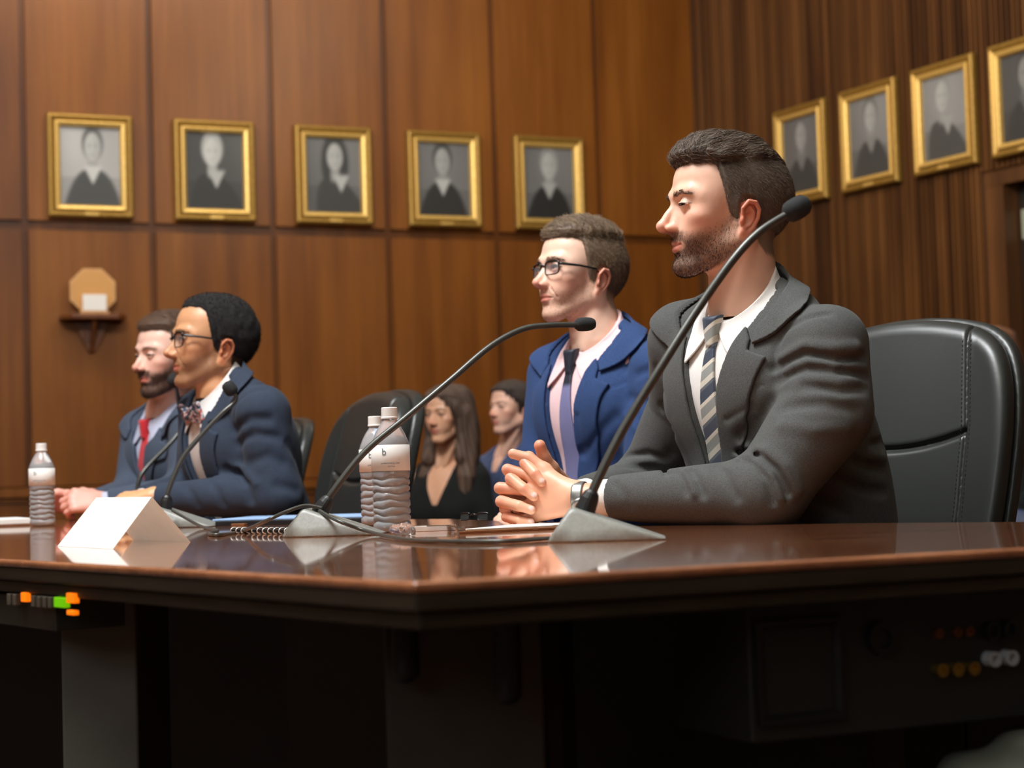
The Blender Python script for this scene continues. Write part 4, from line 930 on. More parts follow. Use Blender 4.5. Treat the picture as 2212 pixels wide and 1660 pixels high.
def beard_mask(q, o):
    x, y, z = q[:, 0], np.abs(q[:, 1]), q[:, 2]
    # upper edge of the beard: from the sideburn down to the mouth corner
    zu = np.interp(x, [-0.03, -0.012, 0.004, 0.018, 0.04, 0.06, 0.078, 0.2], [-0.03, 0.014, 0.014, -0.010, -0.026, -0.031, -0.034, -0.034])
    zb = np.interp(x, [-0.05, -0.02, 0.0, 0.03, 0.06, 0.09], [-0.03, -0.055, -0.066, -0.085, -0.098, -0.106])
    e = EARF.loc(np.stack([x, y, z], 1)); em = sstep(0.9, 1.15, np.sqrt((e[:, 0]/0.022)**2+(e[:, 2]/0.035)**2)+np.where(e[:, 1] < -0.004, 1.0, 0))
    m = em*sstep(0.012, -0.014, z-zu)*sstep(-0.012, 0.004, z-zb)*sstep(-0.022, -0.010, x)
    lip = sstep(0.0, 0.004, np.sqrt(((y)/0.024)**2+((z+0.0485)/0.0095)**2)*0.012-0.012)
    m = m*np.where(x > 0.07, lip, 1)
    # bare patch beside the lower lip and above the chin, and the cheek behind the mouth
    mo = sstep(0.013, 0.005, np.abs(z+0.034))*sstep(0.036, 0.026, y)*(x > 0.068)    # moustache
    m = np.maximum(m, mo*0.95*o.get('moust', 1.0))
    return m
SKIN = {}
def skin_mat(name, rough=0.42):
    if name in SKIN: return SKIN[name]
    m, nt, b = new_mat(name)
    at = N(nt, 'ShaderNodeAttribute'); at.attribute_name = 'tint'
    nz = noise(nt, 260, 4, 0.6); nz2 = noise(nt, 28, 3, 0.5)
    mx = N(nt, 'ShaderNodeMix', data_type='RGBA', blend_type='MULTIPLY'); mx.inputs[0].default_value = 0.25
    r = ramp(nt, nz2.outputs['Fac'], [(0.35, (0.86, 0.72, 0.66, 1)), (0.65, (1, 1, 1, 1))])
    nt.links.new(at.outputs['Color'], mx.inputs[6]); nt.links.new(r.outputs[0], mx.inputs[7])
    nt.links.new(mx.outputs[2], b.inputs['Base Color'])
    b.inputs['Roughness'].default_value = rough; b.inputs['Specular IOR Level'].default_value = 0.42
    b.inputs['Subsurface Weight'].default_value = 0.10; b.inputs['Subsurface Radius'].default_value = (1.0, 0.35, 0.18); b.inputs['Subsurface Scale'].default_value = 0.006
    bump(nt, b, nz.outputs['Fac'], 0.12, 0.0006)
    SKIN[name] = m; return m
def lerp(a, b, t): return a*(1-t)+b*t
def head_tint(q, o, base):
    x, y, z = q[:, 0], np.abs(q[:, 1]), q[:, 2]
    c = np.tile(np.asarray(base[:3]), (len(q), 1))
    red = np.asarray(o.get('red', srgb(222, 120, 92)))[:3]
    def mix(col, t):
        nonlocal c
        c = lerp(c, np.asarray(col)[:3], np.clip(t, 0, 1)[:, None])
    g = lambda cx, cy, cz, r: np.exp(-(((x-cx)**2+(y-cy)**2+(z-cz)**2)/(r*r)))
    k = o.get('flush', 0.5)
    mix(red, k*0.75*g(0.058, 0.046, -0.012, 0.024)); mix(red, k*0.9*g(0.113, 0, -0.014, 0.014)); mix(red, k*0.6*g(0.1, 0.013, -0.02, 0.01))
    ed = ear_sdf(q*np.array([1, np.sign(1), 1])) if False else None
    ear = sstep(0.070, 0.078, y)*sstep(-0.045, -0.035, x)*sstep(0.016, 0.008, x)*sstep(0.033, 0.023, z)*sstep(-0.054, -0.044, z)
    mix(red, ear*0.62*o.get('earred', 1.0))
    # around the eyes
    mix(np.asarray(base[:3])*0.72, 0.5*g(EYE[0]+0.012, EYE[1], EYE[2]+0.003, 0.013))
    eyed = (x-EYE[0])*0+np.sqrt(((y-EYE[1])/0.0150)**2+((z-EYE[2]-0.0005)/(0.0062*max(o.get('open', 1), 0.3)))**2)
    lash = np.exp(-((eyed-1.0)/0.16)**2)*(z > EYE[2]-0.001)*(x > 0.07)
    mix((0.02, 0.012, 0.01), lash*0.85); mix(np.asarray(red)*0.6, np.exp(-((eyed-1.0)/0.16)**2)*(z <= EYE[2]-0.001)*(x > 0.07)*0.5)
    # lips
    lip = o.get('lip', srgb(205, 105, 92))
    lm = sstep(0.0012, -0.0012, np.sqrt((y/0.0245)**2+((z+0.0485)/0.0105)**2)*0.0105-0.0102)*(x > 0.074)
    up = np.interp(y, [0, 0.003, 0.007, 0.024], [-0.0408, -0.0396, -0.0393, -0.0465])
    lm = lm*sstep(0.0012, -0.0004, z-up)
    mix(lip, lm*0.85); mix(np.asarray(lip)[:3]*0.35, lm*np.exp(-((z+0.0484)/0.0013)**2)*0.8)
    hc = np.asarray(o.get('hair', (0.03, 0.02, 0.012)))[:3]
    if o.get('brow', 1):
        by = np.interp(y, [0.008, 0.02, 0.034, 0.05], [0.0335, 0.0385, 0.0405, 0.034]); bw = np.interp(y, [0.006, 0.012, 0.03, 0.05, 0.056], [0.0015, 0.005, 0.0046, 0.0025, 0.0005])
        bm = sstep(1.25, 0.6, np.abs(z-by)/bw)*(y > 0.012)*(y < 0.056)*(x > 0.045); mix(hc, bm*0.7*o.get('brow', 1))
    mix(hc*1.1, hair_mask(q, o)*o.get('scalp', 0.9))

    bd = o.get('beard', 0.0)
    if bd: mix(np.asarray(o.get('beardcol', hc))[:3], beard_mask(q, o)*bd*(o['tfade'](q) if o.get('tfade') else 1.0))
    mix((0.06, 0.02, 0.015), 0.8*g(0.1035, 0.0078, -0.0262, 0.0035))
    return c
# ------------------------------------------------------------------ clothing and bodies
def jacket_fields(o):
    """returns (jacket solid, shirt solid, torso frame) for a seated figure"""
    T = o['T']; g = o.get('girth', 1.0)
    sL, sR = T.loc(A3(o['sL'])[None])[0], T.loc(A3(o['sR'])[None])[0]
    arms = o['arms']      # list of polylines shoulder, elbow, wrist with radii
    ra = o.get('ra', (0.066, 0.058, 0.050, 0.036))
    cuts = []
    def torso(t):
        d = s_ell(t, (0.012, 0, -0.19), (0.122*g, 0.178*g, 0.21))
        d = smin(d, s_ell(t, (0.022, 0, -0.42), (0.130*g, 0.172*g, 0.21)), 0.05)
        d = smin(d, s_ell(t, (-0.01, 0, -0.60), (0.150*g, 0.190*g, 0.13)), 0.05)
        d = smin(d, s_ell(t, (-0.045, 0, -0.13), (0.085, 0.15*g, 0.14)), 0.05)
        if o.get('back'): d = smin(d, s_ell(t, (-0.045-o['back'], 0, -0.36), (0.10, 0.175, 0.34)), 0.06)
        for s, sg in ((sL, 1), (sR, -1)):
            d = smin(d, s_cap(t, (-0.01, 0.055*sg, -0.028), s, 0.044, ra[0]-0.008), 0.04)
            d = smin(d, s_cap(t, (-0.022, 0.035*sg, 0.030), (-0.018, 0.105*sg, -0.020), 0.030, 0.034), 0.03)
            d = smin(d, s_ell(t, (0.06, 0.075*sg, -0.15), (0.055, 0.075, 0.08)), 0.05)
        return d
    wr = o.get('folds', [])
    def folds(p, which):
        a = np.zeros(len(p))
        for pts, w, amp, grp in o.get('folds', []):
            if grp not in which: continue
            bb0 = np.min(pts, 0)-3*w; bb1 = np.max(pts, 0)+3*w
            m = ((p > bb0) & (p < bb1)).all(1)
            if not m.any(): continue
            d = s_poly(p[m], pts, 0.0); a[m] += amp*np.exp(-(d/w)**2)
        return a
    def sleeves(p):
        d = None
        for (s, e, w) in arms:
            m1 = lerp(A3(s), A3(e), 0.45)+np.array(o.get('bulge', (0, 0, 0, 0))[:3])
            q = s_poly(p, [s, m1, e], [ra[0], (ra[0]+ra[1])/2+o.get('bulge', (0, 0, 0, 0))[3], ra[1]])
            c = s_poly(p, [e, w], [ra[1], ra[3]])
            dr = (A3(w)-A3(e)); dr = dr/np.linalg.norm(dr)
            c = smax(c, (p-A3(w))@dr, 0.004)
            q = smin(q, c, 0.03)
            d = q if d is None else np.minimum(d, q)
        return d
    def neckhole(p):
        return s_cap(p, o['NF'].w(0.004, 0, -0.01), o['NF'].w(0.012, 0, 0.14), 0.072*o.get('neckr', 1.0), 0.084*o.get('neckr', 1.0))
    def solid(p):
        t = T.loc(p); d = smin(torso(t), sleeves(p), 0.022)
        return d-folds(p, 'tj')-wob(p)
    def wob(p): return 0.0011*nz3(p, 48, 11)+0.0016*np.abs(nz3(p, 30, 12))
    def opening(t):
        return np.maximum(s_pg2(t[:, 1], t[:, 2], o['V']), -(t[:, 0]-0.0))
    def jacket(p):
        t = T.loc(p)
        d = torso(t)-folds(p, 'tj')-wob(p)
        d = smax(d, -neckhole(p), 0.004)
        d = smax(d, -opening(t), 0.003)
        d = smin(d, sleeves(p)-folds(p, 'tj')-wob(p), 0.022)
        return d
        # only a shell, open at the cuffs
        for (s, e, w) in arms:
            dr = (A3(w)-A3(e)); L = np.linalg.norm(dr); dr /= L
            d = smax(d, -s_cap(p, A3(w)-dr*0.05, A3(w)+dr*0.03, ra[3]-0.004), 0.002)
        return d
    NFr = o['NF']; nrr = o.get('neckr', 1.0)
    def band(p):
        q = NFr.loc(p); rr = np.sqrt(q[:, 0]**2+q[:, 1]**2); cs = q[:, 0]/(rr+1e-6)
        vt = o.get('vt', (0.014, 0.026)); top = vt[0]-vt[1]*cs
        rad = 0.0615*o.get('neckr', 1.0)+0.004*(-cs)+0.25*np.maximum(0, -q[:, 2]-0.01)
        d = np.maximum(np.abs(rr-rad)*1.0-0.0022, q[:, 2]-top); return np.maximum(d*0.95, -q[:, 2]-0.075), rad, rr, cs, top, q
    def shirt0(p):
        t = T.loc(p)
        d = torso(t)+0.012
        return smax(d-folds(p, 's'), -s_cap(p, NFr.w(0.0, 0, 0.0), NFr.w(0.012, 0, 0.14), 0.054*nrr, 0.062*nrr), 0.004)
    def shirt_surface(p):
        """solid used to lay the collar on"""
        q = NFr.loc(p); rr = np.sqrt(q[:, 0]**2+q[:, 1]**2); cs = q[:, 0]/(rr+1e-6)
        rad = 0.0615*o.get('neckr', 1.0)+0.004*(-cs)+0.25*np.maximum(0, -q[:, 2]-0.01)
        cone = np.maximum((rr-rad)*0.95, np.abs(q[:, 2])-0.09)
        return smin(cone, torso(T.loc(p))+0.012, 0.010)
    def collar(p):
        b, rad, rr, cs, top, q = band(p)
        sf = shirt_surface(p)
        phi = np.abs(np.arctan2(q[:, 1], q[:, 0])); u = phi*0.062
        v = q[:, 2]-(top)
        wing = s_pg2(u, v, o.get('wing', [(0.004, 0.001), (0.010, -0.012), (0.040, -0.082), (0.066, -0.064), (0.10, -0.048), (0.20, -0.042), (0.20, 0.001)]))
        off = 0.0032+np.clip(-v*0.09, 0, 0.0050)
        w = np.maximum(np.abs(sf-off)-0.0017, wing)
        return np.minimum(b, w)
    def shirt(p):
        d = smin(shirt0(p), collar(p), 0.002)
        return d
    def jcollar(p):
        q = NFr.loc(p); rr = np.sqrt(q[:, 0]**2+q[:, 1]**2); cs = q[:, 0]/(rr+1e-6)
        t = T.loc(p)
        rad = 0.0685*o.get('neckr', 1.0)+0.005*(-cs)+0.30*np.maximum(0, -q[:, 2]-0.0)
        cone = np.maximum((rr-rad)*0.95, np.abs(q[:, 2])-0.09)
        sf = smin(cone, smin(torso(t), sleeves(p), 0.022), 0.016)
        phi = np.abs(np.arctan2(q[:, 1], q[:, 0])); u = phi*0.07
        vt = o.get('vt', (0.014, 0.026)); v = q[:, 2]-(vt[0]-vt[1]*cs)-0.9*np.maximum(0, rr-0.075)
        a = s_pg2(u, v, o.get('jc', [(0.056, -0.104), (0.064, -0.070), (0.105, -0.040), (0.155, -0.024), (0.225, -0.014), (0.225, -0.054), (0.150, -0.070), (0.116, -0.098), (0.094, -0.122)]))
        return np.maximum(np.abs(sf-0.0058)-0.0034, a)
    def lapel(p):
        t = T.loc(p); sf = torso(t)-folds(p, 'tj')-wob(p)
        d = None
        for poly in o['lapels']:
            a = s_pg2(t[:, 1], t[:, 2], poly); d = a if d is None else np.minimum(d, a)
        return smax(smax(np.abs(sf-0.0045)-0.0028, d, 0.002), 0.03-t[:, 0], 0.001)
    def cuff(p):
        d = None
        for (s, e, w) in arms:
            dr = (A3(w)-A3(e)); dr /= np.linalg.norm(dr); a = A3(w)-dr*0.03; b = A3(w)+dr*o.get('cuffout', 0.016)
            c = s_cap(p, a, b, ra[3]-0.0045, ra[3]-0.006); c = np.maximum(c, (p-b)@dr); c = np.maximum(c, -(p-a)@dr)
            c = np.maximum(c, -s_cap(p, a-dr*0.02, b+dr*0.05, ra[3]-0.0105)); d = c if d is None else np.minimum(d, c)
        return d
    return dict(shirt0=shirt0, collar=collar, solid=solid, jacket=jacket, shirt=shirt, shirt_surface=shirt_surface, jcollar=jcollar, lapel=lapel, cuff=cuff, torso=torso, sleeves=sleeves, folds=folds)
def tie_field(o, Fd, polys, off=0.003, th=0.0028):
    T = o['T']
    def f(p):
        t = T.loc(p); sf = Fd['shirt_surface'](p)-Fd['folds'](p, 's')*0.5; d = None
        for poly in polys:
            a = s_pg2(t[:, 1]-o.get('tiey', 0)*(t[:, 2]), t[:, 2], poly); d = a if d is None else np.minimum(d, a)
        return smax(smax(np.abs(sf-off)-th, d, 0.002), -t[:, 0], 0.001)
    return f
def torso_box(o, lo=(-0.2, -0.33, -0.62), hi=(0.25, 0.33, 0.1)):
    T = o['T']; c = np.array([T.w(x, y, z) for x in (lo[0], hi[0]) for y in (lo[1], hi[1]) for z in (lo[2], hi[2])])
    return c.min(0), c.max(0)
def frame_box(Fr, lo, hi):
    c = np.array([Fr.w(x, y, z) for x in (lo[0], hi[0]) for y in (lo[1], hi[1]) for z in (lo[2], hi[2])])
    return c.min(0), c.max(0)
def make_hair(o, head_only, style, mat, root):
    """hair volume under the strands, and strands lying on it"""
    H = o['H']; so = dict(o); so['noear'] = True
    th = o['thick']
    def vol(pl):
        m = hair_mask(pl, o); n = o.get('lump', 0.0)
        tp_ = sstep(-0.002, 0.022, pl[:, 2]-hair_low(pl[:, 0], o.get('hairline', 0.0))); tp_ = np.where(pl[:, 0] > 0.03, np.maximum(tp_, o.get('fringe', 0.45)), tp_)
        return head_sdf(pl, so)-(-0.0035+m*(0.0040+th(pl)*(0.12+0.88*tp_)))-(n*nz3(pl, 220, 5)*m if n else 0)
    Vl, Q = surf(vol, (-0.15, -0.115, -0.09), (0.115, 0.115, 0.19), o.get('hairh', 0.0025), newton=1)
    so_f = lambda p: head_sdf(p, so)
    keep = ev(so_f, Vl) > -0.0015
    fk = keep[Q].all(1)
    parts = [(Vl, Q[fk])]
    cen = Vl[Q].mean(1); m = hair_mask(cen, o)*fk
    for (n, L, r, dirf, lift, wf, seg, jit) in o['strand']:
        roots = sample(Vl, Q, n, np.maximum(m*wf(cen), 1e-9))
        def df(p, t, dirf=dirf, lift=lift):
            g, f = grad(vol, p, 0.0015); g /= np.linalg.norm(g, axis=1, keepdims=True)+1e-9
            d = dirf(p); d = d-g*(d*g).sum(1, keepdims=True); d /= np.linalg.norm(d, axis=1, keepdims=True)+1e-9
            return d+g*(lift*(1-t)-np.clip((f-0.002)*120, -0.6, 0.9)[:, None])
        Ls = L*(0.6+0.6*RNG.random(n))
        parts.append(strands(roots, df, Ls, seg, r, jitter=jit))
    V, Q2 = join(parts)
    tone = np.concatenate([np.full(len(parts[0][0]), 0.35)]+[np.repeat(RNG.random(len(a)//((s_[6]+1)*3)), (s_[6]+1)*3) for (a, b_), s_ in zip(parts[1:], o['strand'])])
    me = np_mesh('hair', H.w(V*o.get('hs', 1.0)), Q2, {'tone': tone})
    return link_mesh('hair', me, mat, root)
def make_eyes(o, root):
    H = o['H']; k = o.get('hs', 1.0)
    if 'eyeball' not in bpy.data.materials:
        m, nt, b = new_mat('eyeball')
        tc = N(nt, 'ShaderNodeTexCoord'); vl = N(nt, 'ShaderNodeVectorMath', operation='NORMALIZE'); sx = N(nt, 'ShaderNodeSeparateXYZ')
        nt.links.new(tc.outputs['Object'], vl.inputs[0]); nt.links.new(vl.outputs[0], sx.inputs[0])
        r = ramp(nt, sx.outputs[0], [(0.0, (0.30, 0.25, 0.23, 1)), (0.868, (0.30, 0.25, 0.23, 1)), (0.878, (0.04, 0.02, 0.012, 1)), (0.970, (0.10, 0.05, 0.025, 1)), (0.976, (0.004, 0.004, 0.004, 1))])
        r.color_ramp.interpolation = 'LINEAR'; nt.links.new(r.outputs[0], b.inputs['Base Color']); b.inputs['Roughness'].default_value = 0.22
    for s in (1, -1):
        bm = bmesh.new(); bmesh.ops.create_uvsphere(bm, u_segments=24, v_segments=16, radius=0.0124*k)
        e = from_bm('eye', bm, bpy.data.materials['eyeball'], root, smooth=True)
        c = H.w(np.array([EYE[0], EYE[1]*s, EYE[2]])*k); g = o.get('gaze', (1, 0, 0))
        f = (A3(H.w(g))-H.o); fr = Frame(c, f)
        e.matrix_world = Matrix(((fr.f.x, fr.l.x, fr.u.x, c[0]), (fr.f.y, fr.l.y, fr.u.y, c[1]), (fr.f.z, fr.l.z, fr.u.z, c[2]), (0, 0, 0, 1)))
def make_lashes(o, root):
    H = o['H']; k = o.get('hs', 1.0); e = o.get('open', 1.0)
    if 'eyelash' not in bpy.data.materials: simple('eyelash', (0.015, 0.010, 0.008, 1), 0.6)
    for s in (1, -1):
        pts = []
        for y in np.linspace(-0.0118, 0.0142, 13):
            z = 0.0052*e*math.sqrt(max(0, 1-(y/0.0148)**2))-0.001*(1-e)+0.0003; x = math.sqrt(max(0.0146**2-y*y-z*z, 0))+0.0006
            pts.append(Vector(H.w(np.array([EYE[0]+x, (EYE[1]+y)*s, EYE[2]+z])*k)))
        rr = [0.0010*k*(0.5+0.8*math.sin(PI*(i+2)/16)) for i in range(13)]
        bm = bmesh.new(); add_tube(bm, pts, rr, 6); from_bm('eyelashes', bm, bpy.data.materials['eyelash'], root, smooth=True)
def facial_strands(o, n, L, r, maskf, dirf, seg=2, jit=0.35, off=0.0):
    so = dict(o); so['noear'] = True
    f = lambda p: head_sdf(p, so)
    V, Q = o['_hm']
    cen = V[Q].mean(1); w = maskf(cen)
    roots = sample(V, Q, n, np.maximum(w, 1e-9))
    g, _ = grad(f, roots, 0.001); g /= np.linalg.norm(g, axis=1, keepdims=True)+1e-9
    roots = roots+g*off
    def df(p, t):
        d = dirf(roots); d = d-g*(d*g).sum(1, keepdims=True)*0.9; return d/(np.linalg.norm(d, axis=1, keepdims=True)+1e-9)+g*0.45*(1-t)
    return strands(roots, df, L*(0.5+RNG.random(n)), seg, r, jitter=jit)
def person(o, label, group=None):
    """root = the body mesh itself; clothes, hair, glasses are its children"""
    T, H = o['T'], o['H']; k = o.get('hs', 1.0); hd = o.get('h', 0.0022)
    NFr = o['NF']
    nr = o.get('neckr', 1.0)
    n0 = H.w(np.array([-0.026, 0, -0.03])*k); n1 = NFr.w(-0.006, 0, -0.02); nm = lerp(n0, n1, 0.55)
    def neck(p):
        d = s_poly(p, [n0, nm, n1], [0.050*nr, 0.0535*nr, 0.057*nr])
        for s in (1, -1):
            d = smin(d, s_cap(p, H.w(np.array([-0.028, 0.055*s, -0.03])*k), NFr.w(0.045, 0.016*s, -0.02), 0.010, 0.008), 0.014)
        if not o.get('fem'): d = smin(d, s_sph(p, lerp(H.w(np.array([0.02, 0, -0.10])*k), NFr.w(0.056, 0, -0.01), 0.5)-A3(T.f)*0.004, 0.010), 0.012)
        return d
    def hf(p): return head_sdf(H.loc(p)/k, o)*k
    def headneck(p): return smin(hf(p), neck(p), 0.016)
    lo, hi = frame_box(H, np.array((-0.125, -0.10, -0.125))*k, np.array((0.14, 0.10, 0.155))*k)
    nlo = np.minimum(lo, NFr.w(0, 0, -0.045)-0.085); nlo[2] = NFr.w(0, 0, -0.04)[2]; nhi = np.maximum(hi, NFr.w(0, 0, 0)+0.085)
    Vh, Qh = surf(headneck, nlo, nhi, hd)
    loc = H.loc(Vh)/k
    o['_hm'] = surf(lambda p: head_sdf(p, dict(o, noear=True)), (-0.125, -0.10, -0.125), (0.14, 0.10, 0.14), 0.004, newton=1)
    th = head_tint(loc, o, o['skin'])
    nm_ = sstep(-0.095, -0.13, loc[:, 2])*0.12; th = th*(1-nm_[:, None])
    parts = [(Vh, Qh)]; tints = [th]
    # trunk, arms and thighs (under the clothes)
    if o.get('foldpx'):
        o['folds'] = []; F0 = jacket_fields(o)
        for pxs, w, amp in o['foldpx']:
            pts = []
            for (x, y) in pxs:
                r = ray(x, y); hit = trace(F0['solid'], CAMP, r, 1.8, 6.5)
                if hit is not None: pts.append(hit)
            if len(pts) > 1: o['folds'].append((np.array(pts), w, amp, 'j'))
    Fd = o['Fd'] = jacket_fields(o)
    if o.get('bodyfn'): bf = o['bodyfn']
    else: bf = lambda p: np.minimum(smin(Fd['torso'](T.loc(p))+0.022, Fd['sleeves'](p)+0.022, 0.02), legs(p, o)+0.016)
    b0, b1 = torso_box(o)
    pts = [A3(q) for a in o['arms'] for q in a]+[A3(q) for q in o['legs'][0]+o['legs'][1]]
    b0 = np.minimum(b0, np.min(pts, 0)-0.08); b1 = np.maximum(b1, np.max(pts, 0)+0.08)
    Vb, Qb = surf(bf, b0, b1, 0.016, newton=1); parts.append((Vb, Qb)); tints.append(np.tile(np.asarray(o['skin'][:3]), (len(Vb), 1)))
    for hfn, c0, c1, tf in o.get('hands', []):
        Vn, Qn = surf(hfn, c0, c1, o.get('handh', 0.002)); parts.append((Vn, Qn)); tints.append(tf(Vn))
    V, Q = join(parts)
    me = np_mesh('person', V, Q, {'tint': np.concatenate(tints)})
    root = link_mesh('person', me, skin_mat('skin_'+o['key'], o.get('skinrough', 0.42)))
    tag(root, label, 'person', group)
    make_eyes(o, root); make_lashes(o, root)
    if not o.get('female_dress'):
        clothe(o, root)
    hm = hair_mat('hair_'+o['key'], o['hair'], o.get('hairrough', 0.55))
    if o.get('thick'): make_hair(o, hf, None, hm, root)
    if o.get('beard') and o.get('nbeard'):
        bd = facial_strands(o, o['nbeard'], o.get('beardL', 0.004), o.get('beardr', 0.00022), lambda q: beard_mask(q, o)*o.get('bfade', lambda q: 1.0)(q),
                            lambda q: np.stack([0.25+0*q[:, 0], 0*q[:, 0], -1+0*q[:, 0]], 1), jit=0.4)
        link_mesh('beard', np_mesh('beard', H.w(bd[0]*k), bd[1]), hair_mat('beard_'+o['key'], o.get('beardcol', o['hair']), 0.6), root)
    if o.get('nbrow'):
        def bmask(q):
            y = np.abs(q[:, 1]); by = np.interp(y, [0.008, 0.02, 0.034, 0.05], [0.0350, 0.0375, 0.0395, 0.035])
            bw = np.interp(y, [0.006, 0.012, 0.03, 0.05, 0.056], [0.0015, 0.0042, 0.0040, 0.0025, 0.0005])
            return (np.abs(q[:, 2]-by) < bw)*(y > 0.013)*(y < 0.054)*(q[:, 0] > 0.045)*1.0
        o2 = o['_hm']; o['_hm'] = surf(lambda p: head_sdf(p, dict(o, noear=True)), (0.03, -0.065, 0.02), (0.11, 0.065, 0.055), 0.0015, newton=1)
        br = facial_strands(o, o['nbrow'], 0.007, 0.00024, bmask, lambda q: np.stack([-0.5+0*q[:, 0], np.sign(q[:, 1]), 0.25-12*(np.abs(q[:, 1])-0.02)], 1), seg=3, jit=0.15)
        o['_hm'] = o2
        link_mesh('eyebrows', np_mesh('eyebrows', H.w(br[0]*k), br[1]), hm, root)
    return root
def legs(p, o):
    d = None
    for hip, knee, foot in o['legs']:
        e = s_poly(p, [hip, knee], [0.088, 0.062]); e = smin(e, s_poly(p, [knee, foot], [0.060, 0.042]), 0.02)
        d = e if d is None else np.minimum(d, e)
    hips = s_ell(p, lerp(A3(o['legs'][0][0]), A3(o['legs'][1][0]), 0.5)+np.array([0, 0, 0.02]), (0.15, 0.15, 0.11))
    return smin(d, hips, 0.04)
def clothe(o, root):
    T = o['T']; Fd = o['Fd']; jh = o.get('jh', 0.005)
    b0, b1 = torso_box(o)
    pts = [A3(q) for a in o['arms'] for q in a]; b0 = np.minimum(b0, np.min(pts, 0)-0.08); b1 = np.maximum(b1, np.max(pts, 0)+0.08)
    b0[2] = max(b0[2], 0.45)
    ps = [surf(Fd['jacket'], b0, b1, jh)]
    fb0, fb1 = frame_box(T, (-0.12, -0.2, -0.45), (0.22, 0.2, 0.12))
    lh = o.get('lh', 0.0026)
    ps.append(surf(Fd['jcollar'], *frame_box(o['NF'], (-0.13, -0.15, -0.12), (0.13, 0.15, 0.06)), lh))
    if o.get('lapels'): ps.append(surf(Fd['lapel'], *frame_box(T, (0.0, -0.16, -0.45), (0.2, 0.16, 0.06)), lh))
    if o.get('extras'):
        for fn, c0, c1, hh in o['extras'](Fd): ps.append(surf(fn, c0, c1, hh))
    V, Q = join(ps)
    jk = link_mesh('jacket', np_mesh('jacket', V, Q), o['jmat'], root)
    ps = [surf(Fd['shirt0'], *frame_box(T, (-0.06, -0.11, -0.42), (0.2, 0.11, 0.07)), 0.004), surf(Fd['collar'], *frame_box(o['NF'], (-0.10, -0.10, -0.10), (0.13, 0.10, 0.06)), o.get('ch', 0.0016))]
    for a in o['arms']:
        w = A3(a[2]); ps.append(surf(Fd['cuff'], w-0.06, w+0.06, 0.002))
    V, Q = join(ps)
    link_mesh('shirt', np_mesh('shirt', V, Q), o['smat'], root)
    if o.get('tie'):
        tp, off, th, mat, extra = o['tie']
        f = tie_field(o, Fd, tp, off, th)
        f2 = (lambda p: smin(f(p), extra(p), 0.003)) if extra else f
        V, Q = surf(f2, *frame_box(T, (-0.02, -0.06, -0.44), (0.2, 0.06, 0.04)), 0.002)
        t = T.loc(V)
        link_mesh('necktie', np_mesh('necktie', V, Q, {'chart': np.stack([t[:, 1]-o.get('tiey', 0)*t[:, 2], t[:, 2], t[:, 0]], 1)}), mat, root)
    # trousers
    lg = lambda p: legs(p, o)
    q = [A3(x) for l in o['legs'] for x in l]
    V, Q = surf(lg, np.min(q, 0)-0.12, np.max(q, 0)+0.12, 0.014, newton=1)
    link_mesh('trousers', np_mesh('trousers', V, Q), o.get('tmat', o['jmat']), root)
    for l in o['legs']:
        f = A3(l[2]); dr = A3(o['T'].f); dr[2] = 0; dr /= np.linalg.norm(dr)
        sh = lambda p: np.maximum(smin(s_cap(p, f+(0, 0, 0.0), f+dr*0.15-(0, 0, 0.02), 0.048, 0.042), s_cap(p, f-dr*0.03, f+(0, 0, 0.06), 0.045), 0.03), -(p[:, 2]-0.002))
        V, Q = surf(sh, f-0.25, f+0.25, 0.010, newton=1)
        link_mesh('shoe', np_mesh('shoe', V, Q), SHOE, root)
SHOE = simple('shoe_leather', (0.02, 0.015, 0.012, 1), 0.35)
def stripe_mat(name, cols, scale, angle, rough=0.55):
    m, nt, b = new_mat(name)
    at = N(nt, 'ShaderNodeAttribute'); at.attribute_name = 'chart'
    mp = N(nt, 'ShaderNodeMapping'); mp.inputs['Rotation'].default_value = (0, 0, angle); mp.inputs['Scale'].default_value = (scale, scale, scale)
    sx = N(nt, 'ShaderNodeSeparateXYZ'); fr = N(nt, 'ShaderNodeMath', operation='FRACT')
    nt.links.new(at.outputs['Color'], mp.inputs[0]); nt.links.new(mp.outputs[0], sx.inputs[0]); nt.links.new(sx.outputs[0], fr.inputs[0])
    r = ramp(nt, fr.outputs[0], cols); r.color_ramp.interpolation = 'CONSTANT'
    nt.links.new(r.outputs[0], b.inputs['Base Color']); b.inputs['Roughness'].default_value = rough; b.inputs['Sheen Weight'].default_value = 0.2
    return m
def thighs(T, kn=0.40, spread=0.10, seat=0.50, foot=0.06):
    """seated legs: hips on the seat, knees under the table"""
    hp = A3(T.w(0, 0, -0.60)); f = A3(T.f); f[2] = 0; f /= np.linalg.norm(f); l = A3(T.l); l[2] = 0; l /= np.linalg.norm(l)
    out = []
    for s in (1, -1):
        h = hp+l*s*0.08; h[2] = seat+0.09
        k = h+f*kn+l*s*(spread-0.08); k[2] = seat+0.07
        ft = k+f*0.02; ft[2] = foot
        out.append([tuple(h), tuple(k), tuple(ft)])
    return out
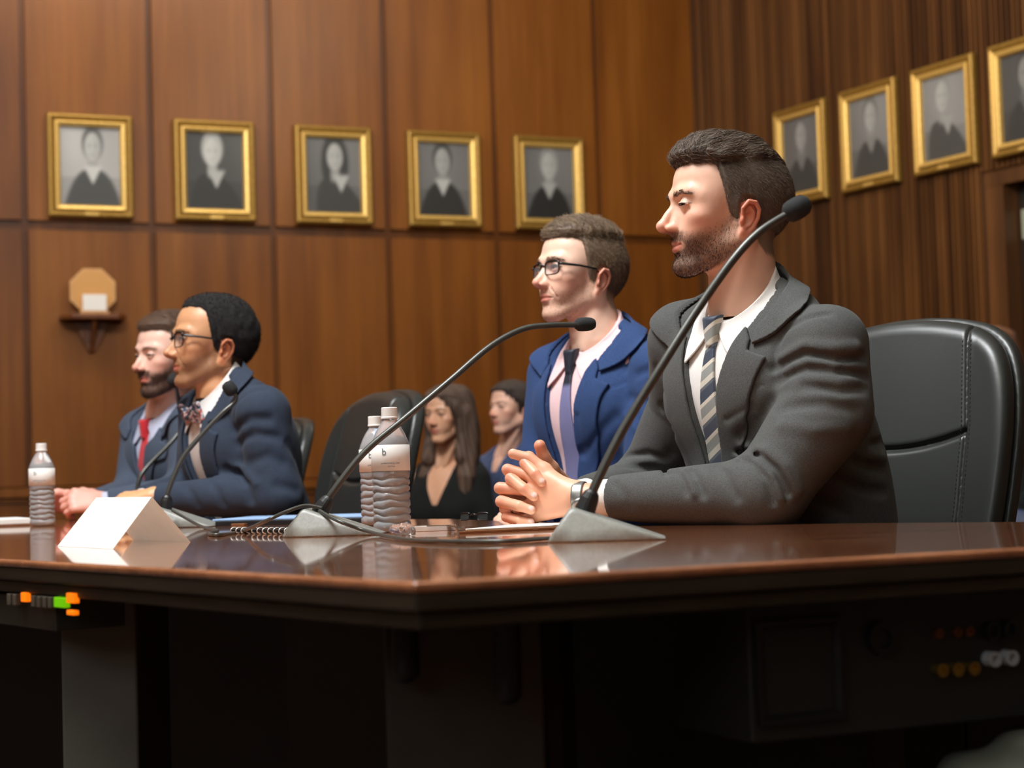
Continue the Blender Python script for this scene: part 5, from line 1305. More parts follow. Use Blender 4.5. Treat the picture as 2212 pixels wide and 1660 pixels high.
# ---- man in the charcoal suit (nearest)
def yawf(deg, pitch=0.0):
    """horizontal facing: 0 = towards the camera, 90 = towards the left of the room"""
    a = math.radians(deg); return Vector((-math.sin(a), -math.cos(a), 0))*math.cos(pitch)+Vector((0, 0, 1))*math.sin(pitch)
def P3(px, py, d): return A3(P(px, py, d))
def hand_tint(base, nails, red=srgb(225, 125, 98)):
    def f(V):
        c = np.tile(np.asarray(base[:3]), (len(V), 1)); rd = np.asarray(red)[:3]
        n = 0.5+0.5*nz3(V, 90, 3); c = lerp(c, rd, (0.28*n)[:, None])
        for q, r in nails.get('knuckle', []):
            g = np.exp(-(((V-A3(q))**2).sum(1))/(r*r)); c = lerp(c, rd, (0.5*g)[:, None])
        for q, ax, w in nails.get('nail', []):
            pass
        return c
    return f
TIE = [[(-0.010, -0.052), (0.010, -0.052), (0.022, -0.17), (0.034, -0.36), (0.0, -0.41), (-0.034, -0.36), (-0.022, -0.17)]]
def knot_of(T, x=0.088):
    def f(p):
        t = T.loc(p); e = s_pg2(t[:, 1], t[:, 2], [(-0.0195, -0.003), (0.0195, -0.003), (0.0105, -0.056), (-0.0105, -0.056)])
        xc = x+0.16*(-t[:, 2]-0.03)
        return smax(e, np.abs(t[:, 0]-xc+18*t[:, 1]**2)-0.011, 0.007)
    return f
def man1():
    F = yawf(53); T = Frame((0.415, 3.15, 1.118), F-Vector((0, 0, 0.20)))
    H = Frame(P3(1566, 471, 3.13), yawf(79, math.radians(0)))
    o = dict(key='a', crease=0, T=T, H=H, hs=1.03, h=0.0016, skin=srgb(236, 190, 164), hair=srgb(104, 88, 74), open=0.30, gaze=(1, 0.45, -0.15), smile=0.6, lip=srgb(214, 134, 116),
             beard=0.74, beardcol=srgb(70, 48, 36), flush=0.6, nose=1.03, hump=0.002, chin=0.004, scalp=0.88, brow=0.22, red=srgb(222, 112, 84), jaw=0.96)
    o['NF'] = Frame(T.w(0.008, 0, 0.018), F-Vector((0, 0, 0.34))); o['neckr'] = 1.12; o['vt'] = (0.008, 0.036)
    o['sL'] = (0.533, 2.998, 1.034); o['sR'] = (0.322, 3.280, 1.066)
    eL = P3(1652, 1068, 2.95); wL = P3(1322, 1076, 3.07); eR = P3(1400, 1050, 3.46); wR = P3(1268, 1072, 3.29)
    o['arms'] = [(o['sL'], tuple(eL), tuple(wL)), (o['sR'], tuple(eR), tuple(wR))]
    o['bulge'] = (0.044, 0.004, 0.0, 0.016); o['back'] = 0.038; o['ra'] = (0.067, 0.061, 0.050, 0.038); o['cuffout'] = 0.024
    o['V'] = [(-0.002, -0.355), (0.018, -0.26), (0.040, -0.12), (0.066, -0.052), (0.086, -0.004), (0.10, 0.08), (-0.10, 0.08), (-0.086, -0.004), (-0.066, -0.052), (-0.046, -0.12), (-0.024, -0.26)]
    o['lapels'] = [[(0.002, -0.352), (0.018, -0.26), (0.038, -0.12), (0.064, -0.052), (0.076, -0.028), (0.092, -0.050), (0.094, -0.066), (0.128, -0.082), (0.116, -0.110), (0.086, -0.19), (0.052, -0.275), (0.022, -0.345)],
                   [(-0.006, -0.352), (-0.024, -0.26), (-0.044, -0.12), (-0.064, -0.052), (-0.076, -0.028), (-0.092, -0.050), (-0.094, -0.066), (-0.128, -0.082), (-0.116, -0.110), (-0.088, -0.19), (-0.056, -0.275), (-0.026, -0.345)]]
    o['jmat'] = cloth_mat('charcoal_wool', srgb(90, 91, 89), srgb(58, 59, 58), sheen=0.35)
    o['smat'] = cloth_mat('white_cotton', srgb(238, 235, 230), srgb(226, 222, 216), rough=0.8, sheen=0.1, bs=0.1)
    tie = stripe_mat('striped_tie', [(0.0, srgb(50, 60, 76)), (0.30, srgb(50, 60, 76)), (0.32, srgb(210, 204, 188)), (0.44, srgb(136, 140, 136)), (0.72, srgb(200, 195, 180)), (0.9, srgb(84, 92, 100))], 19, math.radians(60))
    kn = T.w(0.088, 0, -0.048)
    knot = knot_of(T)
    o['tie'] = (TIE, 0.004, 0.0028, tie, knot)
    o['legs'] = thighs(T)
    o['thick'] = m1_thick
    top = lambda q: sstep(0.078, 0.098, q[:, 2]+0.1*np.abs(q[:, 1]))
    o['hairh'] = 0.0022
    o['strand'] = [
        (6500, 0.036, 0.00036, lambda q: np.stack([-1.0+0*q[:, 0], -0.30+3.0*q[:, 1], 0.25+0*q[:, 0]], 1), 0.18, lambda q: sstep(0.088, 0.10, q[:, 2]), 6, 0.10),
        (900, 0.022, 0.00032, lambda q: np.stack([-0.2+0*q[:, 0], -0.3+0*q[:, 1], 1.0+0*q[:, 0]], 1), 0.4, lambda q: sstep(0.045, 0.06, q[:, 0])*sstep(0.09, 0.1, q[:, 2]), 5, 0.16),
        (9000, 0.0065, 0.00026, lambda q: np.stack([-0.55+0*q[:, 0], 0*q[:, 1], -1.0+0*q[:, 0]], 1), 0.45, lambda q: sstep(0.10, 0.085, q[:, 2])*(0.4+0.6*sstep(0.0, 0.05, q[:, 2])), 2, 0.25)]
    o['tfade'] = lambda q: 0.42+0.58*np.maximum(sstep(0.030, 0.062, q[:, 0]), sstep(-0.035, -0.065, q[:, 2]+0.25*np.minimum(q[:, 0], 0.05))*0.8); o['nbeard'] = 7000; o['beardL'] = 0.0036; o['beardr'] = 0.00019; o['nbrow'] = 330
    o['bfade'] = lambda q: 0.25+0.75*sstep(0.0, 0.05, q[:, 0])*sstep(-0.02, -0.06, q[:, 2])
    o['folds'] = m1_folds(o)
    o['hands'], extra = m1_hands(o)
    root = person(o, 'man in a charcoal suit and striped tie, dark swept-back hair, hands clasped on table')
    extra(root)
    return o, root
def m1_thick(q):
    x, y, z = q[:, 0], q[:, 1], q[:, 2]
    side = 0.0035*sstep(-0.05, 0.03, z)+0.0015
    zt = z+0.08*np.abs(y)+0.10*np.minimum(0, x+0.02)
    top = sstep(0.088, 0.104, zt)*sstep(-0.085, -0.062, x)
    # the quiff stands a little in front and sweeps back in locks
    ph = (x*0.9+y*0.5)*210
    lock = 0.0022*np.sin(y*330+x*60)+0.0014*np.sin(y*190-x*140+1.3)
    t = 0.012+0.0075*sstep(-0.03, 0.05, x)-0.004*sstep(-0.02, -0.07, x)+lock
    return side*(1-top)+np.maximum(t, 0.004)*top
def m1_folds(o):
    o['foldpx'] = [
        ([(1672, 800), (1676, 745), (1697, 712), (1735, 690), (1790, 678)], 0.006, -0.0045),
        ([(1671, 795), (1738, 763), (1803, 776), (1868, 772)], 0.008, -0.009), ([(1690, 778), (1738, 748), (1800, 752), (1850, 750)], 0.010, 0.006),
        ([(1680, 822), (1740, 796), (1800, 800), (1875, 815)], 0.009, -0.008), ([(1700, 806), (1745, 782), (1805, 790)], 0.008, 0.005),
        ([(1738, 835), (1816, 846), (1871, 838)], 0.009, -0.006), ([(1694, 882), (1781, 874), (1850, 885)], 0.012, -0.005), ([(1690, 920), (1760, 930), (1830, 925)], 0.012, 0.004),
        ([(1599, 978), (1642, 986), (1677, 1017), (1703, 1066)], 0.007, -0.011), ([(1612, 966), (1655, 976), (1695, 1008), (1722, 1062)], 0.010, 0.007),
        ([(1596, 992), (1628, 1004), (1656, 1036), (1672, 1085)], 0.007, -0.008), ([(1590, 985), (1640, 997), (1668, 1026), (1688, 1080)], 0.006, 0.005),
        ([(1464, 1019), (1474, 1035), (1482, 1062)], 0.007, -0.005), ([(1492, 1017), (1506, 1036), (1518, 1068)], 0.007, -0.006), ([(1478, 1018), (1490, 1040), (1500, 1066)], 0.007, 0.003),
        ([(1545, 1006), (1570, 1030), (1590, 1075)], 0.009, -0.004), ([(1330, 1046), (1352, 1072), (1360, 1100)], 0.007, -0.003),
        ([(1573, 867), (1612, 848), (1651, 830)], 0.0028, -0.0022), ([(1575, 905), (1620, 880)], 0.008, -0.003), ([(1600, 940), (1640, 905), (1665, 870)], 0.012, -0.005),
        ([(1345, 987), (1400, 980), (1440, 992)], 0.006, -0.006), ([(1340, 1006), (1400, 1012), (1440, 1024)], 0.006, -0.006), ([(1350, 997), (1410, 996)], 0.007, 0.004),
        ([(1430, 880), (1450, 930), (1448, 980)], 0.009, -0.006), ([(1420, 800), (1440, 860)], 0.010, -0.004),
        ([(1878, 845), (1896, 838)], 0.006, -0.006), ([(1880, 905), (1900, 912)], 0.007, -0.006), ([(1884, 960), (1908, 952)], 0.007, -0.006), ([(1850, 1000), (1905, 1018)], 0.009, -0.007), ([(1800, 1030), (1870, 1060), (1910, 1062)], 0.010, -0.006),
        ([(1880, 872), (1902, 878)], 0.007, 0.004), ([(1885, 985), (1910, 990)], 0.008, 0.005), ([(1760, 1080), (1830, 1110)], 0.012, -0.005),
    ]
    o['foldpx'] = [(a, b*0.95, c*1.35) for a, b, c in o['foldpx']]
    return []
def hand_field(chains, k=0.007):
    """chains: (points, radii, group); fingers of different groups keep their gap"""
    def f(p):
        palm = None; fing = []
        for pts, rs, g in chains:
            d = s_poly(p, pts, rs)
            if g == 'p': palm = d if palm is None else smin(palm, d, 0.014)
            else: fing.append(d)
        d = palm
        fd = None
        for e in fing: fd = e if fd is None else smin(fd, e, 0.0015)
        return smin(d, fd, k) if fd is not None else d
    return f
def finger(pts, r):
    """knuckles a touch thicker than the bones between them"""
    out = []; rs = []; r = [x*1.07 for x in r]
    n = len(pts)
    for i in range(n-1):
        a, b = A3(pts[i]), A3(pts[i+1]); ra, rb = r[i], r[i+1]
        out += [a, lerp(a, b, 0.5)]; rs += [ra, (ra+rb)*0.5*0.93]
    out.append(A3(pts[-1])); rs.append(r[-1])
    return out, rs, 'f'
def m1_hands(o):
    Q = P3; arm = o['arms']
    LW = Q(1236, 1076, 3.092)
    L = [([A3(arm[0][2])+(0.02, -0.01, 0), lerp(A3(arm[0][2]), LW, 0.6), LW], [0.0270, 0.0250, 0.0245], 'p')]
    for x, y, d, r in ((1154, 1032, 3.120, 0.0115), (1150, 1062, 3.118, 0.0122), (1150, 1092, 3.118, 0.0118), (1156, 1117, 3.120, 0.0105)):
        L.append(([LW+(0.004, 0, (1076-y)*0.00030), Q(x, y, d)], [0.0165, r], 'p'))
    L.append(([Q(1222, 1062, 3.10), Q(1176, 1016, 3.122), ], [0.0150, 0.0122], 'p'))
    L += [finger([Q(1176, 1016, 3.122), Q(1142, 990, 3.128), Q(1108, 981, 3.132)], (0.0122, 0.0100, 0.0084)),
          finger([Q(1154, 1030, 3.124), Q(1096, 1015, 3.136), Q(1098, 1020, 3.160), Q(1122, 1028, 3.176)], (0.0105, 0.0098, 0.0088, 0.008)),
          finger([Q(1150, 1060, 3.124), Q(1080, 1055, 3.140), Q(1088, 1062, 3.166), Q(1118, 1066, 3.182)], (0.0105, 0.0102, 0.009, 0.008)),
          finger([Q(1150, 1092, 3.124), Q(1090, 1100, 3.138), Q(1098, 1100, 3.164), Q(1122, 1100, 3.180)], (0.0100, 0.0092, 0.0085, 0.008)),
          finger([Q(1156, 1117, 3.124), Q(1104, 1122, 3.136), Q(1110, 1122, 3.158)], (0.0090, 0.0080, 0.0075))]
    RW = Q(1245, 1070, 3.27)
    R = [([A3(arm[1][2])+(0.02, 0.0, 0), RW], [0.0265, 0.0245], 'p')]
    for x, y, d, r in ((1142, 990, 3.172, 0.0115), (1116, 1026, 3.178, 0.012), (1102, 1070, 3.180, 0.0118), (1106, 1106, 3.176, 0.0105)):
        R.append(([RW, Q(x, y, d)], [0.0175, r], 'p'))
    R.append(([Q(1222, 1050, 3.215), Q(1190, 1012, 3.175)], [0.0155, 0.0125], 'p'))
    tips = {'i': Q(1170, 1042, 3.098), 'm': Q(1153, 1073, 3.098), 'r': Q(1147, 1102, 3.098), 'p': Q(1146, 1129, 3.102)}
    R += [finger([Q(1190, 1012, 3.175), Q(1174, 986, 3.160), Q(1166, 963, 3.152)], (0.0125, 0.0115, 0.0098)),
          finger([Q(1142, 990, 3.168), Q(1134, 1000, 3.128), Q(1156, 1024, 3.104), tips['i']], (0.0100, 0.0100, 0.0090, 0.0078)),
          finger([Q(1112, 1022, 3.170), Q(1104, 1034, 3.130), Q(1132, 1057, 3.103), tips['m']], (0.0105, 0.0105, 0.0094, 0.0080)),
          finger([Q(1096, 1076, 3.172), Q(1083, 1084, 3.134), Q(1122, 1094, 3.102), tips['r']], (0.0100, 0.0104, 0.0092, 0.0078)),
          finger([Q(1102, 1112, 3.168), Q(1094, 1117, 3.134), Q(1122, 1126, 3.106), tips['p']], (0.0090, 0.0090, 0.0080, 0.0068))]
    Lf, Rf = hand_field(L), hand_field(R)
    nails = [tips[k]+(0.001, -r, 0.0035) for k, r in (('i', 0.0078), ('m', 0.0080), ('r', 0.0078), ('p', 0.0068))]+[Q(1108, 975, 3.132)+(-0.002, -0.003, 0.006)]
    kn = [(Q(1134, 1000, 3.118), 0.010), (Q(1104, 1034, 3.12), 0.010), (Q(1083, 1084, 3.124), 0.011), (Q(1080, 1055, 3.13), 0.011), (Q(1096, 1015, 3.127), 0.010), (Q(1094, 1117, 3.125), 0.010), (Q(1168, 965, 3.146), 0.018), (Q(1156, 1024, 3.095), 0.007), (Q(1132, 1057, 3.094), 0.007)]
    base = hand_tint(srgb(236, 184, 152), {'knuckle': kn})
    def tf(V):
        c = base(V)
        for q in nails:
            g = sstep(0.0062, 0.0048, np.sqrt((((V-q)/np.array([1.0, 0.9, 0.85]))**2).sum(1))); c = lerp(c, np.asarray(srgb(250, 214, 205)[:3]), (g*0.9)[:, None])
        return c
    def box(ch):
        a = np.array([q for pts, rs, g in ch for q in pts]); return a.min(0)-0.03, a.max(0)+0.03
    hands = [(Lf, *box(L), tf), (Rf, *box(R), tf)]
    def extra(root):
        c = lerp(A3(arm[0][2]), LW, 0.80); ax = LW-A3(arm[0][2]); ax /= np.linalg.norm(ax)
        fr = Frame(c, ax)
        bm = bmesh.new(); n = 48
        prof = [(0.0262, -0.0095), (0.0282, -0.0095), (0.0288, -0.007), (0.0288, 0.007), (0.0282, 0.0095), (0.0262, 0.0095), (0.0262, -0.0095)]
        M = Matrix(((fr.l.x, fr.u.x, fr.f.x, c[0]), (fr.l.y, fr.u.y, fr.f.y, c[1]), (fr.l.z, fr.u.z, fr.f.z, c[2]), (0, 0, 0, 1)))
        add_lathe(bm, prof, n=n, M=M)
        st = from_bm('wristwatch', bm, simple('brushed_steel', srgb(150, 150, 146), 0.35, metal=0.8), root, smooth=True)
        st['label'] = 'steel wristwatch with a pale dial'
        cd = (Vector((0, -1, 0))*0.80+Vector((0, 0, -1))*0.45).normalized(); cc = Vector(c)+cd*0.0285
        zq = cd.to_track_quat('Z', 'Y').to_matrix().to_4x4(); zq.translation = cc
        bm = bmesh.new(); add_lathe(bm, [(0, 0.0068), (0.0140, 0.0068), (0.0155, 0.0060), (0.0172, 0.0045), (0.0176, 0.001), (0.0168, -0.002), (0, -0.002)], n=40, M=zq)
        from_bm('watch_case', bm, bpy.data.materials['brushed_steel'], st, smooth=True)
        bm = bmesh.new(); add_lathe(bm, [(0, 0.0073), (0.0138, 0.0073), (0.0138, 0.0066), (0, 0.0066)], n=40, M=zq)
        from_bm('watch_dial', bm, simple('watch_dial', srgb(226, 222, 214), 0.15), st)
        c2 = lerp(Q(1150, 1092, 3.124), Q(1090, 1100, 3.138), 0.72); ax2 = Q(1150, 1092, 3.124)-Q(1090, 1100, 3.138)
        f2 = Frame(c2, ax2); M2 = Matrix(((f2.l.x, f2.u.x, f2.f.x, c2[0]), (f2.l.y, f2.u.y, f2.f.y, c2[1]), (f2.l.z, f2.u.z, f2.f.z, c2[2]), (0, 0, 0, 1)))
        bm = bmesh.new(); add_lathe(bm, [(0.0090, -0.002), (0.0102, -0.002), (0.0104, 0), (0.0102, 0.002), (0.0090, 0.002), (0.0090, -0.002)], n=32, M=M2)
        from_bm('ring', bm, simple('ring_metal', srgb(190, 190, 190), 0.2, metal=1.0), root, smooth=True)
    return hands, extra
# ---- simple resting hands for the men farther off
def rest_hand(W, D, U, side, k=1.0, curl=0.5, base=None, spread=0.0):
    """W wrist, D direction of the fingers, U back of the hand; side=+1 thumb towards +S"""
    W = A3(W); D = A3(D)/np.linalg.norm(A3(D)); U = A3(U)-D*np.dot(A3(U), D); U /= np.linalg.norm(U); S = np.cross(D, U)*side
    q = lambda a, b, c: W+(D*a+S*b+U*c)*k
    ch = [([q(-0.03, 0, -0.002), q(0, 0, 0)], [0.024*k, 0.0225*k], 'p')]
    mc = [(0.088, 0.027), (0.092, 0.008), (0.088, -0.011), (0.080, -0.028)]
    for (a, b), ln, r in zip(mc, (0.072, 0.080, 0.074, 0.058), (0.0098, 0.0102, 0.0096, 0.0084)):
        ch.append(([q(0.01, b*0.55, 0), q(a, b, 0.003)], [0.015*k, r*1.15*k], 'p'))
        an = curl*0.75; a1 = a+ln*0.45*math.cos(an); z1 = 0.003-ln*0.45*math.sin(an); an2 = an+curl*1.2; a2 = a1+ln*0.32*math.cos(an2); z2 = z1-ln*0.32*math.sin(an2); an3 = an2+curl*0.8
        a3 = a2+ln*0.24*math.cos(an3); z3 = z2-ln*0.24*math.sin(an3)
        ch.append(finger([q(a, b, 0.003), q(a1, b*1.08, z1), q(a2, b*1.10, z2), q(a3, b*1.08, z3)], (r*k, r*0.98*k, r*0.88*k, r*0.78*k)))
    ch.append(([q(0.012, 0.018, -0.008), q(0.045, 0.036, -0.014)], [0.016*k, 0.0125*k], 'p'))
    ch.append(finger([q(0.045, 0.036, -0.014), q(0.072, 0.044, -0.016), q(0.096, 0.040, -0.018)], (0.0122*k, 0.0108*k, 0.0090*k)))
    f = hand_field(ch); a = np.array([v for pts, rs, g in ch for v in pts])
    kn = [(q(a_, b_, 0.010), 0.010) for a_, b_ in mc]
    return f, a.min(0)-0.03, a.max(0)+0.03, hand_tint(base, {'knuckle': kn})
V_STD = [(-0.002, -0.355), (0.018, -0.26), (0.040, -0.12), (0.066, -0.052), (0.086, -0.004), (0.10, 0.08), (-0.10, 0.08), (-0.086, -0.004), (-0.066, -0.052), (-0.040, -0.12), (-0.020, -0.26)]
def lapels_for(w=1.0, zb=-0.352, xs=1.0):
    a = [(0.002, zb), (0.018*xs, zb*0.74), (0.038*xs, zb*0.34), (0.064, -0.052), (0.076, -0.028), (0.092, -0.050), (0.094, -0.066), (0.094+0.034*w, -0.082), (0.090+0.028*w, -0.114), (0.038*xs+0.046*w, zb*0.55), (0.018*xs+0.034*w, zb*0.80), (0.020, zb*0.99)]
    return [a, [(-x, y) for x, y in a]]
def setup(key, T, H, hs, **kw):
    o = dict(key=key, T=T, H=H, hs=hs); o.update(kw); o.setdefault('V', V_STD); o.setdefault('lapels', lapels_for()); o['legs'] = thighs(T); return o
def short_strands(n1, n2, L1=0.016, L2=0.007):
    return [(n1, L1, 0.00040, lambda q: np.stack([0.6-8*np.maximum(q[:, 0], 0)+0*q[:, 0], -0.8+0*q[:, 1], 0.15+0*q[:, 0]], 1), 0.45, lambda q: sstep(0.07, 0.10, q[:, 2]), 4, 0.35),
            (n2, L2, 0.00034, lambda q: np.stack([-0.5+0*q[:, 0], 0*q[:, 1], -1.0+0*q[:, 0]], 1), 0.40, lambda q: sstep(0.11, 0.085, q[:, 2]), 2, 0.30)]
def man2():
    F = yawf(52); T = Frame((0.195, 4.00, 1.121), F-Vector((0, 0, 0.16))); H = Frame(P3(1250, 605, 4.0), yawf(61, math.radians(3)))
    o = setup('b', T, H, 0.985, skin=srgb(242, 200, 176), hair=srgb(128, 106, 84), open=0.80, gaze=(1, 0.0, 0.02), smile=-0.2, beard=0.24, beardcol=srgb(172, 116, 82), moust=0.7, flush=0.7, nose=0.94, hump=-0.001, chin=0.0, scalp=0.75, brow=0.35, h=0.0019, jaw=0.97, lip=srgb(206, 122, 106))
    o['NF'] = Frame(T.w(0.008, 0, 0.018), F-Vector((0, 0, 0.30))); o['neckr'] = 1.05; o['vt'] = (0.008, 0.034)
    o['sL'] = (0.325, 3.855, 1.045); o['sR'] = (0.100, 4.12, 1.055)
    o['arms'] = [(o['sL'], tuple(P3(1395, 1078, 3.82)), tuple(P3(1195, 1098, 3.84))), (o['sR'], tuple(P3(1168, 1082, 4.06)), tuple(P3(1262, 1090, 3.99)))]
    o['ra'] = (0.064, 0.056, 0.048, 0.037)
    o['V'] = [(0.004, -0.40), (0.030, -0.26), (0.050, -0.12), (0.068, -0.052), (0.086, -0.004), (0.10, 0.08), (-0.10, 0.08), (-0.086, -0.004), (-0.068, -0.052), (-0.060, -0.12), (-0.050, -0.26), (-0.03, -0.40)]
    o['lapels'] = [[(0.006, -0.40), (0.030, -0.26), (0.048, -0.12), (0.066, -0.052), (0.077, -0.028), (0.093, -0.050), (0.096, -0.070), (0.128, -0.086), (0.116, -0.115), (0.090, -0.24), (0.055, -0.33), (0.028, -0.40)],
                   [(-0.030, -0.40), (-0.050, -0.26), (-0.060, -0.12), (-0.066, -0.052), (-0.077, -0.028), (-0.093, -0.050), (-0.096, -0.070), (-0.128, -0.086), (-0.112, -0.115), (-0.096, -0.24), (-0.075, -0.33), (-0.055, -0.40)]]
    o['jmat'] = cloth_mat('royal_blue_wool', srgb(52, 76, 122), srgb(34, 52, 88), sheen=0.3)
    o['smat'] = cloth_mat('pink_cotton', srgb(240, 208, 208), srgb(230, 192, 194), rough=0.8, sheen=0.1, bs=0.1)
    tm, nt, b = new_mat('lavender_tie'); at = N(nt, 'ShaderNodeAttribute'); at.attribute_name = 'chart'; sx = N(nt, 'ShaderNodeSeparateXYZ'); nt.links.new(at.outputs['Color'], sx.inputs[0])
    ma = N(nt, 'ShaderNodeMath', operation='ADD'); ma.inputs[1].default_value = 1.0; nt.links.new(sx.outputs[1], ma.inputs[0])
    r = ramp(nt, ma.outputs[0], [(0.0, srgb(120, 120, 160)), (0.915, srgb(120, 120, 160)), (0.925, srgb(36, 40, 52)), (1.0, srgb(36, 40, 52))]); nt.links.new(r.outputs[0], b.inputs['Base Color']); b.inputs['Roughness'].default_value = 0.5
    o['tie'] = (TIE, 0.004, 0.0028, tm, knot_of(T))
    o['thick'] = lambda q: 0.004+0.002*sstep(0, 0.05, q[:, 2])+0.010*sstep(0.085, 0.11, q[:, 2]+0.05*q[:, 0])+0.0015*np.sin(q[:, 0]*260+q[:, 1]*150)*sstep(0.08, 0.1, q[:, 2])
    o['strand'] = short_strands(4200, 5200, 0.020, 0.008); o['nbeard'] = 2600; o['beardL'] = 0.0028; o['nbrow'] = 260
    o['foldpx'] = [([(1352, 800), (1358, 760), (1385, 735), (1420, 728)], 0.007, -0.004), ([(1290, 850), (1320, 838), (1352, 826)], 0.0035, -0.0025), ([(1265, 980), (1300, 930), (1330, 900)], 0.012, -0.005),
                   ([(1375, 810), (1400, 800), (1425, 806)], 0.010, -0.006), ([(1362, 860), (1395, 870), (1420, 862)], 0.012, -0.006), ([(1250, 900), (1262, 960), (1240, 1010)], 0.010, -0.004), ([(1355, 900), (1380, 930)], 0.012, 0.005)]
    wL, wR = A3(o['arms'][0][2]), A3(o['arms'][1][2])
    o['hands'] = [rest_hand(wL, (-1, 0.1, -0.10), (0.1, -0.3, 1), 1, base=o['skin'], curl=0.7), rest_hand(wR, (0.9, -0.35, -0.1), (0, 0.1, 1), -1, base=o['skin'], curl=0.5)]
    root = person(o, 'man in a royal blue suit, pink shirt and black-framed glasses, seated second from the right')
    g = Frame(H.w(np.array([0.0945, 0, 0.0165])*0.985), H.f, up=H.u); spectacles('eyeglasses', g, 0.046, 0.029, M_FRM, M_GLS, root=root, r=0.0017)
    return root
def man3():
    F = yawf(60); T = Frame((-0.722, 4.425, 1.062), F-Vector((0, 0, 0.36))); H = Frame(P3(457, 754, 4.42), yawf(66, math.radians(2)))
    o = setup('c', T, H, 1.0, skin=srgb(204, 150, 110), hair=srgb(30, 27, 26), open=0.8, gaze=(1, -0.1, 0.0), smile=0.9, beard=0.55, beardcol=srgb(96, 62, 42), moust=0.8, flush=0.35, nose=0.93, chin=0.002, scalp=0.9, brow=0.6, h=0.0024, red=srgb(200, 110, 78), lip=srgb(176, 96, 84))
    o['NF'] = Frame(T.w(0.010, 0, 0.020), F-Vector((0, 0, 0.42))); o['neckr'] = 1.05; o['vt'] = (0.008, 0.034)
    o['sL'] = (-0.600, 4.275, 0.995); o['sR'] = (-0.79, 4.57, 1.00)
    o['arms'] = [(o['sL'], tuple(P3(598, 1070, 4.26)), tuple(P3(345, 1078, 4.32))), (o['sR'], tuple(P3(425, 1060, 4.58)), tuple(P3(310, 1082, 4.45)))]
    o['ra'] = (0.066, 0.058, 0.050, 0.037); o['cuffout'] = 0.004
    o['V'] = [(0.040, -0.42), (0.062, -0.26), (0.070, -0.12), (0.074, -0.052), (0.086, -0.004), (0.10, 0.08), (-0.10, 0.08), (-0.086, -0.004), (-0.066, -0.052), (-0.046, -0.12), (-0.030, -0.26), (-0.012, -0.40)]
    o['lapels'] = [[(0.042, -0.42), (0.062, -0.26), (0.068, -0.12), (0.072, -0.052), (0.080, -0.028), (0.094, -0.050), (0.097, -0.066), (0.128, -0.084), (0.122, -0.116), (0.108, -0.24), (0.088, -0.34), (0.066, -0.42)], lapels_for(0.9, -0.40, 1.35)[1]]
    o['jmat'] = cloth_mat('slate_navy_wool', srgb(56, 66, 82), srgb(34, 42, 56), sheen=0.35)
    o['smat'] = cloth_mat('pale_cotton', srgb(232, 228, 224), srgb(220, 214, 210), rough=0.8, sheen=0.1, bs=0.1)
    bt, nt, b = new_mat('patterned_bow'); nz = noise(nt, 70, 2, 0.5); r = ramp(nt, nz.outputs['Fac'], [(0.0, srgb(44, 52, 70)), (0.42, srgb(60, 70, 92)), (0.50, srgb(200, 196, 200)), (0.56, srgb(190, 90, 60)), (0.62, srgb(50, 58, 78))]); r.color_ramp.interpolation = 'CONSTANT'; nt.links.new(r.outputs[0], b.inputs['Base Color']); b.inputs['Roughness'].default_value = 0.5
    def bow(p):
        t = T.loc(p)-np.array([0.100, 0, -0.030]); y = np.abs(t[:, 1])
        q = np.stack([t[:, 0]+0.12*y, y, t[:, 2]], 1)
        w = 0.010+0.020*np.clip(y/0.055, 0, 1)
        d = np.maximum(np.maximum(np.abs(q[:, 2])-w, y-0.062), np.abs(q[:, 0])-0.007-0.003*np.sin(y*90))
        d = smin(d, s_ell(t, (0.004, 0, 0), (0.011, 0.010, 0.013)), 0.004); return d*0.8
    o['thick'] = lambda q: 0.003+0.003*sstep(0.0, 0.06, q[:, 2])+0.003*sstep(0.08, 0.11, q[:, 2]); o['hairline'] = 0.012
    curly = lambda q: np.stack([np.sin(q[:, 1]*900+q[:, 2]*700), np.cos(q[:, 0]*800), np.sin(q[:, 0]*700+q[:, 1]*500)], 1)
    o['strand'] = [(6000, 0.006, 0.00045, curly, 1.1, lambda q: 1.0+0*q[:, 0], 3, 0.5)]; o['lump'] = 0.0018; o['hairrough'] = 0.95; o['nbrow'] = 200; o['nbeard'] = 1800; o['beardL'] = 0.002; o['hairh'] = 0.003
    o['foldpx'] = [([(505, 905), (512, 870), (540, 848), (575, 842)], 0.007, -0.004), ([(508, 930), (540, 905), (580, 905)], 0.012, -0.008), ([(515, 960), (550, 938), (600, 945)], 0.012, -0.007), ([(540, 1000), (580, 985), (610, 1000)], 0.014, -0.006),
                   ([(492, 1015), (515, 1022), (535, 1050), (540, 1080)], 0.010, -0.011), ([(505, 1008), (530, 1015), (552, 1045)], 0.011, 0.007), ([(455, 1045), (470, 1062), (480, 1090)], 0.010, -0.007), ([(400, 1050), (415, 1070), (425, 1092)], 0.010, -0.006), ([(625, 960), (640, 990)], 0.014, -0.008), ([(600, 1050), (640, 1060)], 0.014, -0.007),
                   ([(345, 985), (370, 1000), (395, 990)], 0.012, -0.007), ([(350, 1015), (375, 1030)], 0.012, -0.006)]
    wL, wR = A3(o['arms'][0][2]), A3(o['arms'][1][2])
    o['hands'] = [rest_hand(wL+(-0.01, 0, 0.008), (-1, 0.18, -0.10), (0, -0.25, 1), 1, base=o['skin'], curl=0.42, k=0.95), rest_hand(wR+(-0.015, -0.005, -0.016), (-1.0, -0.35, -0.05), (0, 0.1, 1), -1, base=o['skin'], curl=0.4, k=0.95)]
    for i in range(2):
        o['hands'][i] = (o['hands'][i][0], o['hands'][i][1], o['hands'][i][2], hand_tint(srgb(222, 170, 124), {}, srgb(214, 140, 100)))
